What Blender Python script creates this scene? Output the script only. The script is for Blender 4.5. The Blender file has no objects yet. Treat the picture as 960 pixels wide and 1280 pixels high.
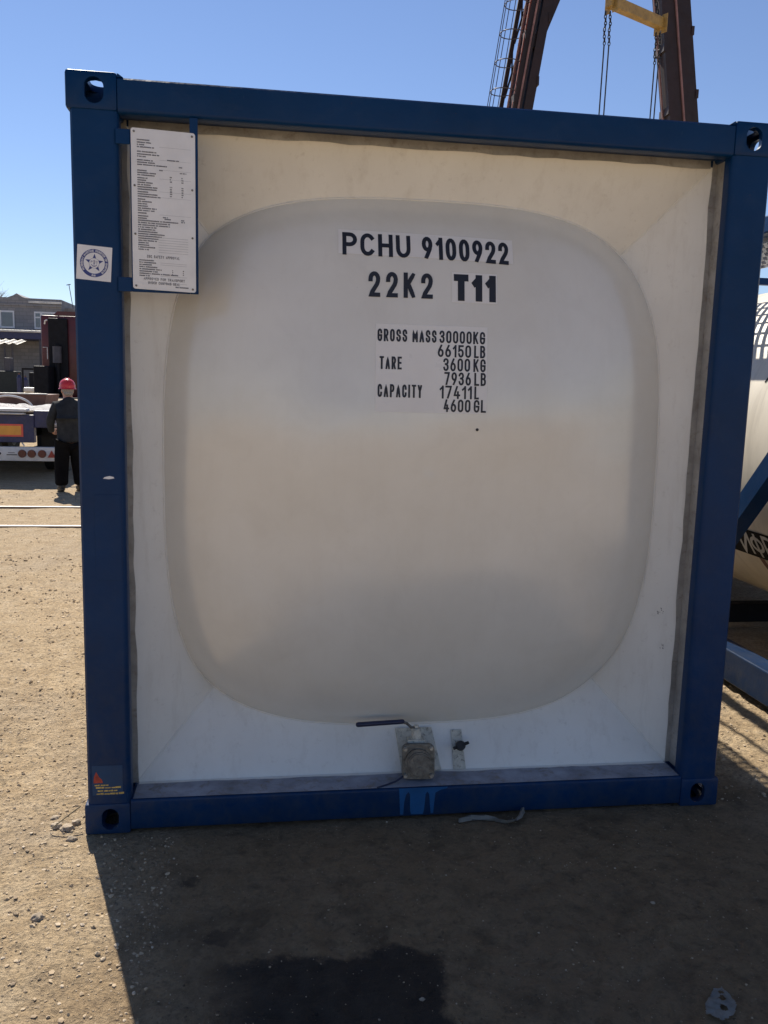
import bpy, bmesh, math, random
from mathutils import Vector, Matrix, noise
import numpy as np

random.seed(7)
PI = math.pi
R = math.radians
sc = bpy.context.scene
col = sc.collection

# ------------------------------------------------------------------ camera, sky, sun, exposure
cam_d = bpy.data.cameras.new('camera')
cam = bpy.data.objects.new('camera', cam_d)
col.objects.link(cam)
RX = Vector((0.98949122, -0.14208556, 0.02681078))
DN = Vector((0.00512095, -0.15086964, -0.98854040))
FW = Vector((0.14450225, 0.97828935, -0.14855657))
CP = Vector((-0.599134, -2.951496, 1.631418))
m = Matrix.Identity(4)
for i in range(3):
    m[i][0] = RX[i]; m[i][1] = -DN[i]; m[i][2] = -FW[i]; m[i][3] = CP[i]
cam.matrix_world = m
cam_d.sensor_fit = 'VERTICAL'
cam_d.sensor_height = 24.0
cam_d.sensor_width = 18.0
cam_d.lens = 1054.42 / 1280 * 24.0
cam_d.clip_start = 0.05
cam_d.clip_end = 3000
sc.camera = cam

SUN_AZ, SUN_EL = -17.1, 45.0
SUN = Vector((math.sin(R(SUN_AZ)) * math.cos(R(SUN_EL)), math.cos(R(SUN_AZ)) * math.cos(R(SUN_EL)), math.sin(R(SUN_EL))))
world = bpy.data.worlds.new('World')
sc.world = world
world.use_nodes = True
wn = world.node_tree
sky = wn.nodes.new('ShaderNodeTexSky')
sky.sky_type = 'NISHITA'
sky.sun_disc = False
sky.sun_elevation = R(SUN_EL)
sky.sun_rotation = R(SUN_AZ)
sky.air_density = 1.0
sky.dust_density = 0.0
sky.ozone_density = 4.0
tint = wn.nodes.new('ShaderNodeMix')
tint.data_type = 'RGBA'; tint.blend_type = 'MULTIPLY'
tint.inputs[0].default_value = 1.0
tint.inputs[7].default_value = (1.0, 0.93, 0.99, 1)
wn.links.new(sky.outputs[0], tint.inputs[6])
wn.links.new(tint.outputs[2], wn.nodes['Background'].inputs[0])
wn.nodes['Background'].inputs[1].default_value = 0.080

sun_d = bpy.data.lights.new('sun', 'SUN')
sun_d.energy = 5.0
sun_d.angle = R(0.53)
sun_d.color = (1.0, 0.93, 0.82)
sun = bpy.data.objects.new('sun', sun_d)
col.objects.link(sun)
sun.rotation_euler = SUN.to_track_quat('Z', 'Y').to_euler()
sun.location = SUN * 60

vs = sc.view_settings
vs.view_transform = 'Standard'
vs.look = 'None'
vs.gamma = 1.0
vs.use_curve_mapping = False
vs.exposure = 0.58

# ------------------------------------------------------------------ materials
def new_mat(name):
    mt = bpy.data.materials.new(name)
    mt.use_nodes = True
    nt = mt.node_tree
    b = nt.nodes['Principled BSDF']
    return mt, nt, b

def N(nt, typ, **kw):
    n = nt.nodes.new(typ)
    for k, v in kw.items():
        setattr(n, k, v)
    return n

def obj_coord(nt, scale=None):
    g = N(nt, 'ShaderNodeNewGeometry')
    if scale is None:
        return g.outputs['Position']
    mp = N(nt, 'ShaderNodeMapping')
    mp.inputs['Scale'].default_value = scale
    nt.links.new(g.outputs['Position'], mp.inputs['Vector'])
    return mp.outputs['Vector']

def noise_node(nt, vec, scale, detail=4, rough=0.6, dist=0.0):
    n = N(nt, 'ShaderNodeTexNoise')
    n.inputs['Scale'].default_value = scale
    n.inputs['Detail'].default_value = detail
    n.inputs['Roughness'].default_value = rough
    n.inputs['Distortion'].default_value = dist
    nt.links.new(vec, n.inputs['Vector'])
    return n.outputs['Fac']

def ramp(nt, fac, stops):
    r = N(nt, 'ShaderNodeValToRGB')
    els = r.color_ramp.elements
    while len(els) < len(stops):
        els.new(0.5)
    for e, (p, c) in zip(els, stops):
        e.position = p
        e.color = (c, c, c, 1) if isinstance(c, (int, float)) else (*c, 1)
    nt.links.new(fac, r.inputs['Fac'])
    return r.outputs['Color']

def mix(nt, fac, a, b, mode='MIX'):
    x = N(nt, 'ShaderNodeMix', data_type='RGBA', blend_type=mode)
    for s, v in ((x.inputs[0], fac), (x.inputs[6], a), (x.inputs[7], b)):
        if isinstance(v, (int, float)):
            s.default_value = v
        elif isinstance(v, tuple):
            s.default_value = (*v, 1)
        else:
            nt.links.new(v, s)
    return x.outputs[2]

def bump(nt, b, h, strength=0.3, dist=0.01, prev=None):
    bp = N(nt, 'ShaderNodeBump')
    bp.inputs['Strength'].default_value = strength
    bp.inputs['Distance'].default_value = dist
    nt.links.new(h, bp.inputs['Height'])
    if prev is not None:
        nt.links.new(prev, bp.inputs['Normal'])
    nt.links.new(bp.outputs[0], b.inputs['Normal'])
    return bp.outputs[0]

def simple(name, c, rough=0.5, metal=0.0, var=0.25, scale=6.0, bmp=0.0, bscale=60, spec=0.5, dirt=None, dirt_amt=0.5, stretch=None):
    mt, nt, b = new_mat(name)
    v = obj_coord(nt, stretch)
    f = noise_node(nt, v, scale, 5, 0.62)
    lo = tuple(x * (1 - var) for x in c)
    hi = tuple(min(1, x * (1 + var)) for x in c)
    cc = ramp(nt, f, [(0.3, lo), (0.7, hi)])
    if dirt is not None:
        d = noise_node(nt, v, scale * 2.3, 8, 0.7, 0.6)
        dm = ramp(nt, d, [(0.52, 0.0), (0.68, dirt_amt)])
        cc = mix(nt, dm, cc, dirt)
    nt.links.new(cc, b.inputs['Base Color'])
    rr = ramp(nt, noise_node(nt, v, scale * 3.1, 4), [(0.3, max(0, rough - 0.08)), (0.7, min(1, rough + 0.1))])
    nt.links.new(rr, b.inputs['Roughness'])
    b.inputs['Metallic'].default_value = metal
    b.inputs['Specular IOR Level'].default_value = spec
    if bmp:
        bump(nt, b, noise_node(nt, obj_coord(nt), bscale, 4), bmp, 0.004)
    return mt

M = {}
def blue_paint(name, base, rough, rust):
    mt, nt, b = new_mat(name)
    v = obj_coord(nt)
    f = noise_node(nt, v, 3.0, 5)
    c = ramp(nt, f, [(0.3, tuple(x * 0.82 for x in base)), (0.7, tuple(x * 1.15 for x in base))])
    dust = ramp(nt, noise_node(nt, v, 9, 8, 0.7, 0.5), [(0.5, 0.0), (0.9, 0.22)])
    c = mix(nt, dust, c, (0.05, 0.075, 0.12))
    b.inputs['Specular IOR Level'].default_value = 0.18
    zs = N(nt, 'ShaderNodeSeparateXYZ'); nt.links.new(v, zs.inputs[0])
    low = N(nt, 'ShaderNodeMapRange'); nt.links.new(zs.outputs[2], low.inputs['Value'])
    low.inputs['From Min'].default_value = 1.1; low.inputs['From Max'].default_value = 0.0
    dn = ramp(nt, noise_node(nt, v, 16, 8, 0.72, 0.3), [(0.35, 0.0), (0.75, 0.5)])
    c = mix(nt, mix(nt, 1.0, low.outputs[0], dn, 'MULTIPLY'), c, (0.062, 0.066, 0.065))
    sc_ = ramp(nt, noise_node(nt, obj_coord(nt, (30, 30, 3.5)), 3.0, 4, 0.6), [(0.69, 0.0), (0.73, 0.5)])
    c = mix(nt, sc_, c, (0.035, 0.07, 0.13))
    ru = ramp(nt, noise_node(nt, v, 38, 6, 0.75, 1.0), [(0.665, 0.0), (0.71, rust)])
    c = mix(nt, ru, c, (0.10, 0.045, 0.02))
    nt.links.new(c, b.inputs['Base Color'])
    nt.links.new(ramp(nt, f, [(0.3, rough - 0.06), (0.75, rough + 0.12)]), b.inputs['Roughness'])
    p = bump(nt, b, noise_node(nt, v, 14, 3), 0.10, 0.02)
    bump(nt, b, noise_node(nt, v, 140, 3), 0.10, 0.002, p)
    return mt
M['blue'] = blue_paint('blue_paint', (0.0005, 0.028, 0.098), 0.36, 0.6)
M['blue2'] = blue_paint('faded_blue_paint', (0.003, 0.022, 0.072), 0.32, 0.6)
M['lightblue'] = simple('fresh_blue_touch_up', (0.008, 0.085, 0.23), 0.4, var=0.2, scale=12)
M['navy'] = simple('navy_paint', (0.03, 0.035, 0.10), 0.5, var=0.3, scale=8, dirt=(0.09, 0.08, 0.07))

# white tank paint: satin, slightly wavy, faint dust
mt, nt, b = new_mat('white_tank_paint')
v = obj_coord(nt)
c = ramp(nt, noise_node(nt, v, 2.2, 5), [(0.3, (0.68, 0.650, 0.575)), (0.7, (0.74, 0.715, 0.645))])
sp = ramp(nt, noise_node(nt, v, 95, 5, 0.7), [(0.66, 0.0), (0.76, 0.30)])
c = mix(nt, sp, c, (0.33, 0.29, 0.24))
rn = ramp(nt, noise_node(nt, obj_coord(nt, (11, 11, 0.9)), 2.2, 6, 0.65, 0.2), [(0.50, 0.0), (0.80, 0.08)])
c = mix(nt, rn, c, (0.52, 0.46, 0.37))
cl = ramp(nt, noise_node(nt, v, 6, 8, 0.7, 0.6), [(0.48, 0.0), (0.80, 0.16)])
c = mix(nt, cl, c, (0.47, 0.42, 0.35))
b.inputs['Specular IOR Level'].default_value = 1.0
nt.links.new(c, b.inputs['Base Color'])
b.inputs['Roughness'].default_value = 0.20
p = bump(nt, b, noise_node(nt, v, 7, 2, 0.4), 0.15, 0.01)
bump(nt, b, noise_node(nt, v, 300, 3), 0.06, 0.001, p)
M['white'] = mt
mt, nt, b = new_mat('white_panel_paint')
v = obj_coord(nt)
c = ramp(nt, noise_node(nt, v, 3.2, 6), [(0.3, (0.72, 0.695, 0.635)), (0.7, (0.79, 0.77, 0.71))])
dd = ramp(nt, noise_node(nt, v, 30, 8, 0.75), [(0.58, 0.0), (0.80, 0.5)])
c = mix(nt, dd, c, (0.40, 0.36, 0.30))
stn = ramp(nt, noise_node(nt, obj_coord(nt, (9, 9, 1.5)), 2.0, 6, 0.7), [(0.52, 0.0), (0.8, 0.4)])
c = mix(nt, stn, c, (0.50, 0.45, 0.38))
nt.links.new(c, b.inputs['Base Color'])
b.inputs['Roughness'].default_value = 0.55
p = bump(nt, b, noise_node(nt, v, 4, 2), 0.2, 0.015)
bump(nt, b, noise_node(nt, v, 200, 3), 0.12, 0.001, p)
M['panel'] = mt
M['steel'] = simple('bare_stainless_steel', (0.40, 0.385, 0.36), 0.45, 0.35, 0.25, 10, 0.12, 90, dirt=(0.22, 0.18, 0.14), dirt_amt=0.6)
M['dusty_steel'] = simple('dusty_primer_steel', (0.27, 0.28, 0.32), 0.7, 0.05, 0.35, 9, 0.2, 60, dirt=(0.20, 0.16, 0.12), dirt_amt=0.8)
M['valve_steel'] = simple('dull_cast_steel', (0.17, 0.155, 0.13), 0.45, 0.5, 0.4, 40, 0.4, 120, dirt=(0.06, 0.05, 0.04), dirt_amt=0.8)
M['bolt'] = simple('zinc_bolts', (0.33, 0.32, 0.30), 0.35, 0.85, 0.3, 60)
M['cream'] = simple('chipped_cream_paint', (0.55, 0.52, 0.43), 0.55, 0, 0.25, 25, 0.3, 80, dirt=(0.10, 0.09, 0.07), dirt_amt=0.9)
M['black'] = simple('black_rubber', (0.012, 0.012, 0.013), 0.6, var=0.3)
M['handle'] = simple('dark_blue_vinyl_grip', (0.012, 0.015, 0.045), 0.38, var=0.2)
M['ink'] = simple('black_vinyl_lettering', (0.011, 0.012, 0.02), 0.5, var=0.15)
M['film'] = simple('white_vinyl_film', (0.735, 0.715, 0.685), 0.33, var=0.03)
M['plate'] = simple('white_data_plate', (0.72, 0.71, 0.70), 0.4, 0.1, 0.06, 12)
M['platetext'] = simple('etched_plate_text', (0.10, 0.10, 0.12), 0.6, var=0.1)
M['faint'] = simple('faint_plate_rules', (0.42, 0.42, 0.44), 0.6, var=0.1)
M['emblem'] = simple('sticker_blue_print', (0.03, 0.045, 0.21), 0.4, var=0.1)
M['sticker'] = simple('white_sticker', (0.74, 0.73, 0.74), 0.35, var=0.05)
M['stickred'] = simple('faded_red_sticker', (0.40, 0.05, 0.03), 0.6, var=0.4, scale=50)
M['stickyel'] = simple('faded_yellow_sticker', (0.55, 0.38, 0.10), 0.6, var=0.4, scale=60)
M['scuff'] = simple('grey_scuff', (0.30, 0.28, 0.26), 0.7, var=0.4, scale=80)
M['dark_chassis'] = simple('dark_chassis', (0.009, 0.0095, 0.013), 0.65, var=0.4, scale=8, spec=0.2)
M['crane'] = simple('oxide_brown_steel', (0.017, 0.007, 0.0085), 0.6, 0, 0.35, 1.5, 0.1, 20, dirt=(0.026, 0.011, 0.010), dirt_amt=0.6)
M['crane_edge'] = simple('faded_pink_primer_steel', (0.22, 0.12, 0.115), 0.6, var=0.3, scale=4)
M['cranered'] = simple('faded_red_ladder', (0.22, 0.06, 0.045), 0.6, var=0.3, scale=4)
M['cage'] = simple('grey_cage_steel', (0.07, 0.065, 0.08), 0.5, 0.3)
M['yellow'] = simple('worn_yellow_paint', (0.34, 0.22, 0.06), 0.5, 0, 0.25, 4, dirt=(0.16, 0.10, 0.05), dirt_amt=0.7)
M['chain'] = simple('dark_chain_steel', (0.03, 0.03, 0.035), 0.5, 0.5)
M['beige'] = simple('beige_tank_paint', (0.68, 0.62, 0.51), 0.42, 0, 0.10, 1.2, 0.06, 8, dirt=(0.36, 0.31, 0.24), dirt_amt=0.35, stretch=(1, 3, 0.6))
M['whitetxt'] = simple('white_banner_lettering', (0.55, 0.54, 0.52), 0.5, var=0.15)
M['banner'] = simple('black_banner', (0.006, 0.006, 0.007), 0.7, var=0.2, spec=0.15)
M['grate'] = simple('galvanised_grating', (0.35, 0.35, 0.36), 0.5, 0.5)
M['rail'] = simple('rail_steel', (0.16, 0.11, 0.09), 0.45, 0.5, 0.3, 6)
M['railtop'] = simple('polished_rail_head', (0.36, 0.33, 0.31), 0.4, 0.6, 0.15, 10)
M['aluminium'] = simple('white_bumper_paint', (0.62, 0.62, 0.62), 0.4, 0, 0.12, 8)
M['lampred'] = simple('red_lamp_lens', (0.28, 0.015, 0.015), 0.2, var=0.2)
M['lampdark'] = simple('dark_red_lamp_lens', (0.10, 0.012, 0.012), 0.2, var=0.2)
M['reflred'] = simple('red_reflective_border', (0.75, 0.10, 0.07), 0.35, var=0.1)
M['reflyel'] = simple('orange_reflective_field', (0.80, 0.36, 0.05), 0.35, var=0.1)
M['tarp'] = simple('white_tarpaulin', (0.68, 0.66, 0.66), 0.7, 0, 0.15, 5, 0.4, 14)
M['maroon'] = simple('maroon_cab_paint', (0.085, 0.008, 0.012), 0.35, 0, 0.25, 3)
M['rust'] = simple('rusty_brown_steel', (0.16, 0.08, 0.06), 0.7, 0, 0.35, 5)
M['glass'] = simple('window_glass', (0.10, 0.12, 0.15), 0.08, 0, 0.2, 1.0, spec=0.8)
M['frame'] = simple('white_window_frame', (0.65, 0.65, 0.66), 0.4, var=0.06)
M['tin'] = simple('corrugated_tin', (0.62, 0.60, 0.56), 0.5, 0.2, 0.2, 3)
M['polegrey'] = simple('dark_grey_posts', (0.06, 0.06, 0.075), 0.6, var=0.3)
M['bark'] = simple('grey_bark', (0.24, 0.20, 0.18), 0.85, var=0.3, scale=10)
M['skin'] = simple('skin', (0.50, 0.27, 0.19), 0.5, var=0.08, scale=30)
M['hair'] = simple('grey_hair', (0.26, 0.25, 0.24), 0.7, var=0.3, scale=80)
M['jacket'] = simple('dark_grey_jacket', (0.03, 0.034, 0.04), 0.9, 0, 0.3, 10, 0.5, 14, spec=0.15)
M['trousers'] = simple('black_trousers', (0.006, 0.006, 0.007), 0.95, 0, 0.3, 10, 0.5, 14, spec=0.1)
M['shoe'] = simple('black_boots', (0.02, 0.018, 0.016), 0.5, var=0.3, scale=20)
M['hardhat'] = simple('red_hard_hat', (0.55, 0.03, 0.035), 0.28, var=0.08)
M['paper'] = simple('dirty_white_plastic', (0.36, 0.35, 0.32), 0.6, 0, 0.3, 25, 0.3, 40)
M['stone'] = simple('pale_stones', (0.36, 0.29, 0.21), 0.9, 0, 0.35, 12, 0.5, 60)
M['twig'] = simple('dry_straw', (0.42, 0.33, 0.19), 0.8, var=0.2)
M['greenmach'] = simple('dark_green_machine', (0.012, 0.018, 0.018), 0.6, var=0.3)
M['wood'] = simple('weathered_wood', (0.22, 0.16, 0.10), 0.8, 0, 0.3, 6)

# building walls: grey painted blockwork with streaks
mt, nt, b = new_mat('grey_render_wall')
v = obj_coord(nt)
br = N(nt, 'ShaderNodeTexBrick')
mp = N(nt, 'ShaderNodeMapping')
mp.inputs['Rotation'].default_value = (R(90), 0, 0)
nt.links.new(v, mp.inputs['Vector'])
nt.links.new(mp.outputs[0], br.inputs['Vector'])
br.inputs['Scale'].default_value = 1.0
br.inputs['Brick Width'].default_value = 0.5
br.inputs['Row Height'].default_value = 0.25
br.inputs['Mortar Size'].default_value = 0.015
br.inputs['Color1'].default_value = (0.24, 0.24, 0.25, 1)
br.inputs['Color2'].default_value = (0.30, 0.29, 0.29, 1)
br.inputs['Mortar'].default_value = (0.19, 0.19, 0.19, 1)
s = ramp(nt, noise_node(nt, v, 0.5, 6, 0.65), [(0.35, (0.75, 0.75, 0.78)), (0.65, (1.1, 1.08, 1.05))])
c = mix(nt, 1.0, br.outputs['Color'], s, 'MULTIPLY')
nt.links.new(c, b.inputs['Base Color'])
b.inputs['Roughness'].default_value = 0.9
M['wall'] = mt

# ground: packed sandy grit, pebbles, darker tone painted into the shade, a damp patch
mt, nt, b = new_mat('sandy_grit_ground')
v = obj_coord(nt)
big = noise_node(nt, v, 0.7, 6, 0.6, 0.4)
mid = noise_node(nt, v, 7, 6, 0.65, 0.3)
fine = noise_node(nt, v, 55, 6, 0.7)
c = ramp(nt, mid, [(0.28, (0.36, 0.255, 0.145)), (0.5, (0.49, 0.365, 0.220)), (0.72, (0.58, 0.455, 0.300))])
c = mix(nt, ramp(nt, fine, [(0.34, 0.85), (0.54, 0.0)]), c, (0.20, 0.155, 0.105))
c = mix(nt, ramp(nt, noise_node(nt, v, 24, 8, 0.75, 0.4), [(0.50, 0.0), (0.66, 0.55)]), c, (0.25, 0.185, 0.115))
c = mix(nt, ramp(nt, big, [(0.52, 0.0), (0.72, 0.55)]), c, (0.33, 0.265, 0.195))
vo = N(nt, 'ShaderNodeTexVoronoi')
vo.inputs['Scale'].default_value = 70
nt.links.new(v, vo.inputs['Vector'])
peb = ramp(nt, vo.outputs['Distance'], [(0.16, 1.0), (0.30, 0.0)])
sel = N(nt, 'ShaderNodeSeparateColor')
nt.links.new(vo.outputs['Color'], sel.inputs[0])
pm = mix(nt, 1.0, peb, ramp(nt, sel.outputs[0], [(0.72, 0.0), (0.78, 0.8)]), 'MULTIPLY')
pc = ramp(nt, sel.outputs[1], [(0.0, (0.16, 0.14, 0.12)), (0.5, (0.38, 0.31, 0.22)), (1.0, (0.55, 0.47, 0.37))])
c = mix(nt, pm, c, pc)
# container's cast shade deepened in the ground colour, over its shadow area
sx = N(nt, 'ShaderNodeSeparateXYZ')
nt.links.new(v, sx.inputs[0])
def smooth_band(val, lo0, lo1):
    mr = N(nt, 'ShaderNodeMapRange', interpolation_type='SMOOTHSTEP')
    mr.inputs['From Min'].default_value = lo0
    mr.inputs['From Max'].default_value = lo1
    nt.links.new(val, mr.inputs['Value'])
    return mr.outputs[0]
def mth(op, a, bb):
    n = N(nt, 'ShaderNodeMath', operation=op)
    for i, q in enumerate((a, bb)):
        if isinstance(q, (int, float)):
            n.inputs[i].default_value = q
        else:
            nt.links.new(q, n.inputs[i])
    return n.outputs[0]
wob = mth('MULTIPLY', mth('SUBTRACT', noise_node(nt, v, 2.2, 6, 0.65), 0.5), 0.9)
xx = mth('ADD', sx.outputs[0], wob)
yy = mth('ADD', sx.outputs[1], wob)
shade_mask = mth('MULTIPLY', smooth_band(xx, -1.25, -0.75), mth('SUBTRACT', 1.0, smooth_band(yy, 0.1, 0.5)))
shade_mask = mth('MULTIPLY', shade_mask, smooth_band(yy, -2.6, -1.9))
shade_mask = mth('MULTIPLY', shade_mask, mth('SUBTRACT', 1.0, mth('MULTIPLY', smooth_band(xx, 1.3, 1.6), smooth_band(yy, -0.3, 0.1))))
c = mix(nt, mth('MULTIPLY', shade_mask, 0.78), c, (0.215, 0.143, 0.078))
# damp patch with a crisp irregular edge
w2 = mth('MULTIPLY', mth('SUBTRACT', noise_node(nt, v, 6.0, 7, 0.65), 0.5), 0.24)
px = mth('ADD', sx.outputs[0], w2)
py = mth('ADD', sx.outputs[1], w2)
damp = mth('MULTIPLY', smooth_band(px, -0.86, -0.56), mth('SUBTRACT', 1.0, smooth_band(px, -0.10, -0.055)))
damp = mth('MULTIPLY', damp, mth('SUBTRACT', 1.0, smooth_band(py, -0.745, -0.705)))
damp = mth('MULTIPLY', damp, smooth_band(py, -1.25, -1.1))
# small oil spots
def spot(x, y, r):
    dx = mth('SUBTRACT', px, x); dy = mth('SUBTRACT', py, y)
    d = mth('SQRT', mth('ADD', mth('MULTIPLY', dx, dx), mth('MULTIPLY', dy, dy)), 0.0)
    return mth('SUBTRACT', 1.0, smooth_band(d, r * 0.6, r))
for sxy in ((-0.82, -0.32, 0.035), (-0.72, -0.62, 0.05)):
    damp = mth('MAXIMUM', damp, mth('MULTIPLY', spot(*sxy), 0.55))
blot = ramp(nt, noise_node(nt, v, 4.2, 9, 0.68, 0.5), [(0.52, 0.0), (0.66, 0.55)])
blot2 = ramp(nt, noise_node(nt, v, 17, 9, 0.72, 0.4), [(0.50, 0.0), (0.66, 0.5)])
c = mix(nt, mth('MULTIPLY', shade_mask, mth('MAXIMUM', blot, blot2)), c, (0.060, 0.045, 0.030))
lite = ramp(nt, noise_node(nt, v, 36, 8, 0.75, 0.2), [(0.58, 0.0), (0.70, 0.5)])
c = mix(nt, mth('MULTIPLY', shade_mask, lite), c, (0.36, 0.28, 0.19))
c = mix(nt, mth('MULTIPLY', damp, 0.86), c, (0.022, 0.018, 0.017))
pale = mth('SUBTRACT', 1.0, smooth_band(yy, -3.6, -2.6))  # unseen ground behind the camera, made paler to bounce light onto the tank
c = mix(nt, mth('MULTIPLY', pale, 0.8), c, (0.66, 0.49, 0.30))
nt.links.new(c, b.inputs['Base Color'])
rg = mth('SUBTRACT', 0.95, mth('MULTIPLY', damp, 0.25))
nt.links.new(rg, b.inputs['Roughness'])
b.inputs['Specular IOR Level'].default_value = 0.25
hgt = mth('ADD', mth('MULTIPLY', fine, 1.0), mth('MULTIPLY', pm, 0.6))
p = bump(nt, b, hgt, 0.9, 0.022)
bump(nt, b, noise_node(nt, v, 18, 6, 0.7), 0.5, 0.03, p)
M['ground'] = mt

# ------------------------------------------------------------------ mesh helpers
def nb():
    return bmesh.new()

def box(bm, x0, x1, y0, y1, z0, z1, bev=0.0, seg=2):
    vs_ = [bm.verts.new((x, y, z)) for x in (x0, x1) for y in (y0, y1) for z in (z0, z1)]
    q = [(0, 1, 3, 2), (4, 6, 7, 5), (0, 4, 5, 1), (2, 3, 7, 6), (0, 2, 6, 4), (1, 5, 7, 3)]
    fs = [bm.faces.new([vs_[i] for i in f]) for f in q]
    if bev:
        es = list({e for f in fs for e in f.edges})
        bmesh.ops.bevel(bm, geom=es, offset=bev, segments=seg, profile=0.5, affect='EDGES')

def beam(bm, p0, p1, w, h, up=(0, 0, 1), bev=0.0):
    p0, p1 = Vector(p0), Vector(p1)
    d = (p1 - p0).normalized()
    s = d.cross(Vector(up))
    if s.length < 1e-4:
        s = d.cross(Vector((0, 1, 0)))
    s.normalize()
    u = s.cross(d)
    vs_ = []
    for p_ in (p0, p1):
        for a, c_ in ((-1, -1), (1, -1), (1, 1), (-1, 1)):
            vs_.append(bm.verts.new(p_ + s * (a * w / 2) + u * (c_ * h / 2)))
    fs = [bm.faces.new([vs_[i] for i in f]) for f in ((3, 2, 1, 0), (4, 5, 6, 7), (0, 1, 5, 4), (1, 2, 6, 5), (2, 3, 7, 6), (3, 0, 4, 7))]
    if bev:
        es = list({e for f in fs for e in f.edges})
        bmesh.ops.bevel(bm, geom=es, offset=bev, segments=2, profile=0.5, affect='EDGES')

def cyl(bm, p0, p1, r0, r1=None, seg=20, cap=True):
    p0, p1 = Vector(p0), Vector(p1)
    r1 = r0 if r1 is None else r1
    d = (p1 - p0).normalized()
    s = d.cross(Vector((0, 0, 1)))
    if s.length < 1e-4:
        s = Vector((1, 0, 0))
    s.normalize()
    u = s.cross(d)
    rings = []
    for p_, r_ in ((p0, r0), (p1, r1)):
        rings.append([bm.verts.new(p_ + (s * math.cos(2 * PI * i / seg) + u * math.sin(2 * PI * i / seg)) * r_) for i in range(seg)])
    for i in range(seg):
        j = (i + 1) % seg
        bm.faces.new((rings[0][i], rings[0][j], rings[1][j], rings[1][i]))
    if cap:
        bm.faces.new(rings[0][::-1]); bm.faces.new(rings[1])

def tube(bm, pts, r, seg=8, closed=False):
    pts = [Vector(p_) for p_ in pts]
    n = len(pts)
    rr = r if isinstance(r, (list, tuple)) else [r] * n
    rings = []
    prev = None
    for i, p_ in enumerate(pts):
        if closed:
            d = pts[(i + 1) % n] - pts[i - 1]
        else:
            d = pts[min(i + 1, n - 1)] - pts[max(i - 1, 0)]
        d.normalize()
        if prev is None:
            s = d.cross(Vector((0.13, 0.21, 0.97)))
            if s.length < 1e-3:
                s = d.cross(Vector((1, 0, 0)))
        else:
            s = prev - d * prev.dot(d)
        s.normalize(); prev = s
        u = d.cross(s)
        rings.append([bm.verts.new(p_ + (s * math.cos(2 * PI * k / seg) + u * math.sin(2 * PI * k / seg)) * rr[i]) for k in range(seg)])
    for i in range(n if closed else n - 1):
        a, b_ = rings[i], rings[(i + 1) % n]
        for k in range(seg):
            l = (k + 1) % seg
            bm.faces.new((a[k], a[l], b_[l], b_[k]))
    if not closed:
        bm.faces.new(rings[0][::-1]); bm.faces.new(rings[-1])

def prism(bm, pts, to3, t0, t1):
    a = [bm.verts.new(to3(x, z, t0)) for x, z in pts]
    b_ = [bm.verts.new(to3(x, z, t1)) for x, z in pts]
    n = len(pts)
    bm.faces.new(a); bm.faces.new(b_[::-1])
    for i in range(n):
        j = (i + 1) % n
        bm.faces.new((a[j], a[i], b_[i], b_[j]))

def sheet(bm, pts):
    bm.faces.new([bm.verts.new(p_) for p_ in pts])

def front(y):
    return lambda x, z, t: (x, y - t, z)

def wl(o):
    p_ = Vector((0, 0, 0))
    if o is not None and o.type == 'EMPTY':
        p_ = o.location.copy()
    return p_

def obj(name, bm, mat, parent=None, smooth=None, tag_=None, recalc=True):
    me = bpy.data.meshes.new(name)
    if recalc:
        bmesh.ops.recalc_face_normals(bm, faces=bm.faces)
    bm.to_mesh(me); bm.free()
    me.materials.append(M[mat] if isinstance(mat, str) else mat)
    if smooth is not None:
        me.shade_smooth()
        me.set_sharp_from_angle(angle=R(smooth))
    o = bpy.data.objects.new(name, me)
    col.objects.link(o)
    if parent is not None:
        o.parent = parent
        if parent.type == 'EMPTY':
            o.matrix_parent_inverse = Matrix.Translation(-parent.location)
    if tag_:
        tag(o, *tag_)
    return o

def tag(o, label, cat, group=None, kind=None):
    o['label'] = label
    o['category'] = cat
    if group: o['group'] = group
    if kind: o['kind'] = kind
    return o

def thing(name, loc, label, cat, group=None):
    o = bpy.data.objects.new(name, None)
    o.empty_display_size = 0.2
    col.objects.link(o)
    o.location = loc
    return tag(o, label, cat, group)

def boolean_cut(o, cutters):
    """subtract the cutter objects from o, keep only the resulting mesh"""
    for c_ in cutters:
        md = o.modifiers.new('cut', 'BOOLEAN')
        md.operation = 'DIFFERENCE'; md.object = c_; md.solver = 'EXACT'
    dg = bpy.context.evaluated_depsgraph_get()
    me = bpy.data.meshes.new_from_object(o.evaluated_get(dg))
    o.modifiers.clear()
    o.data = me
    for c_ in cutters:
        bpy.data.objects.remove(c_, do_unlink=True)
    me.shade_smooth(); me.set_sharp_from_angle(angle=R(40))

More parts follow.
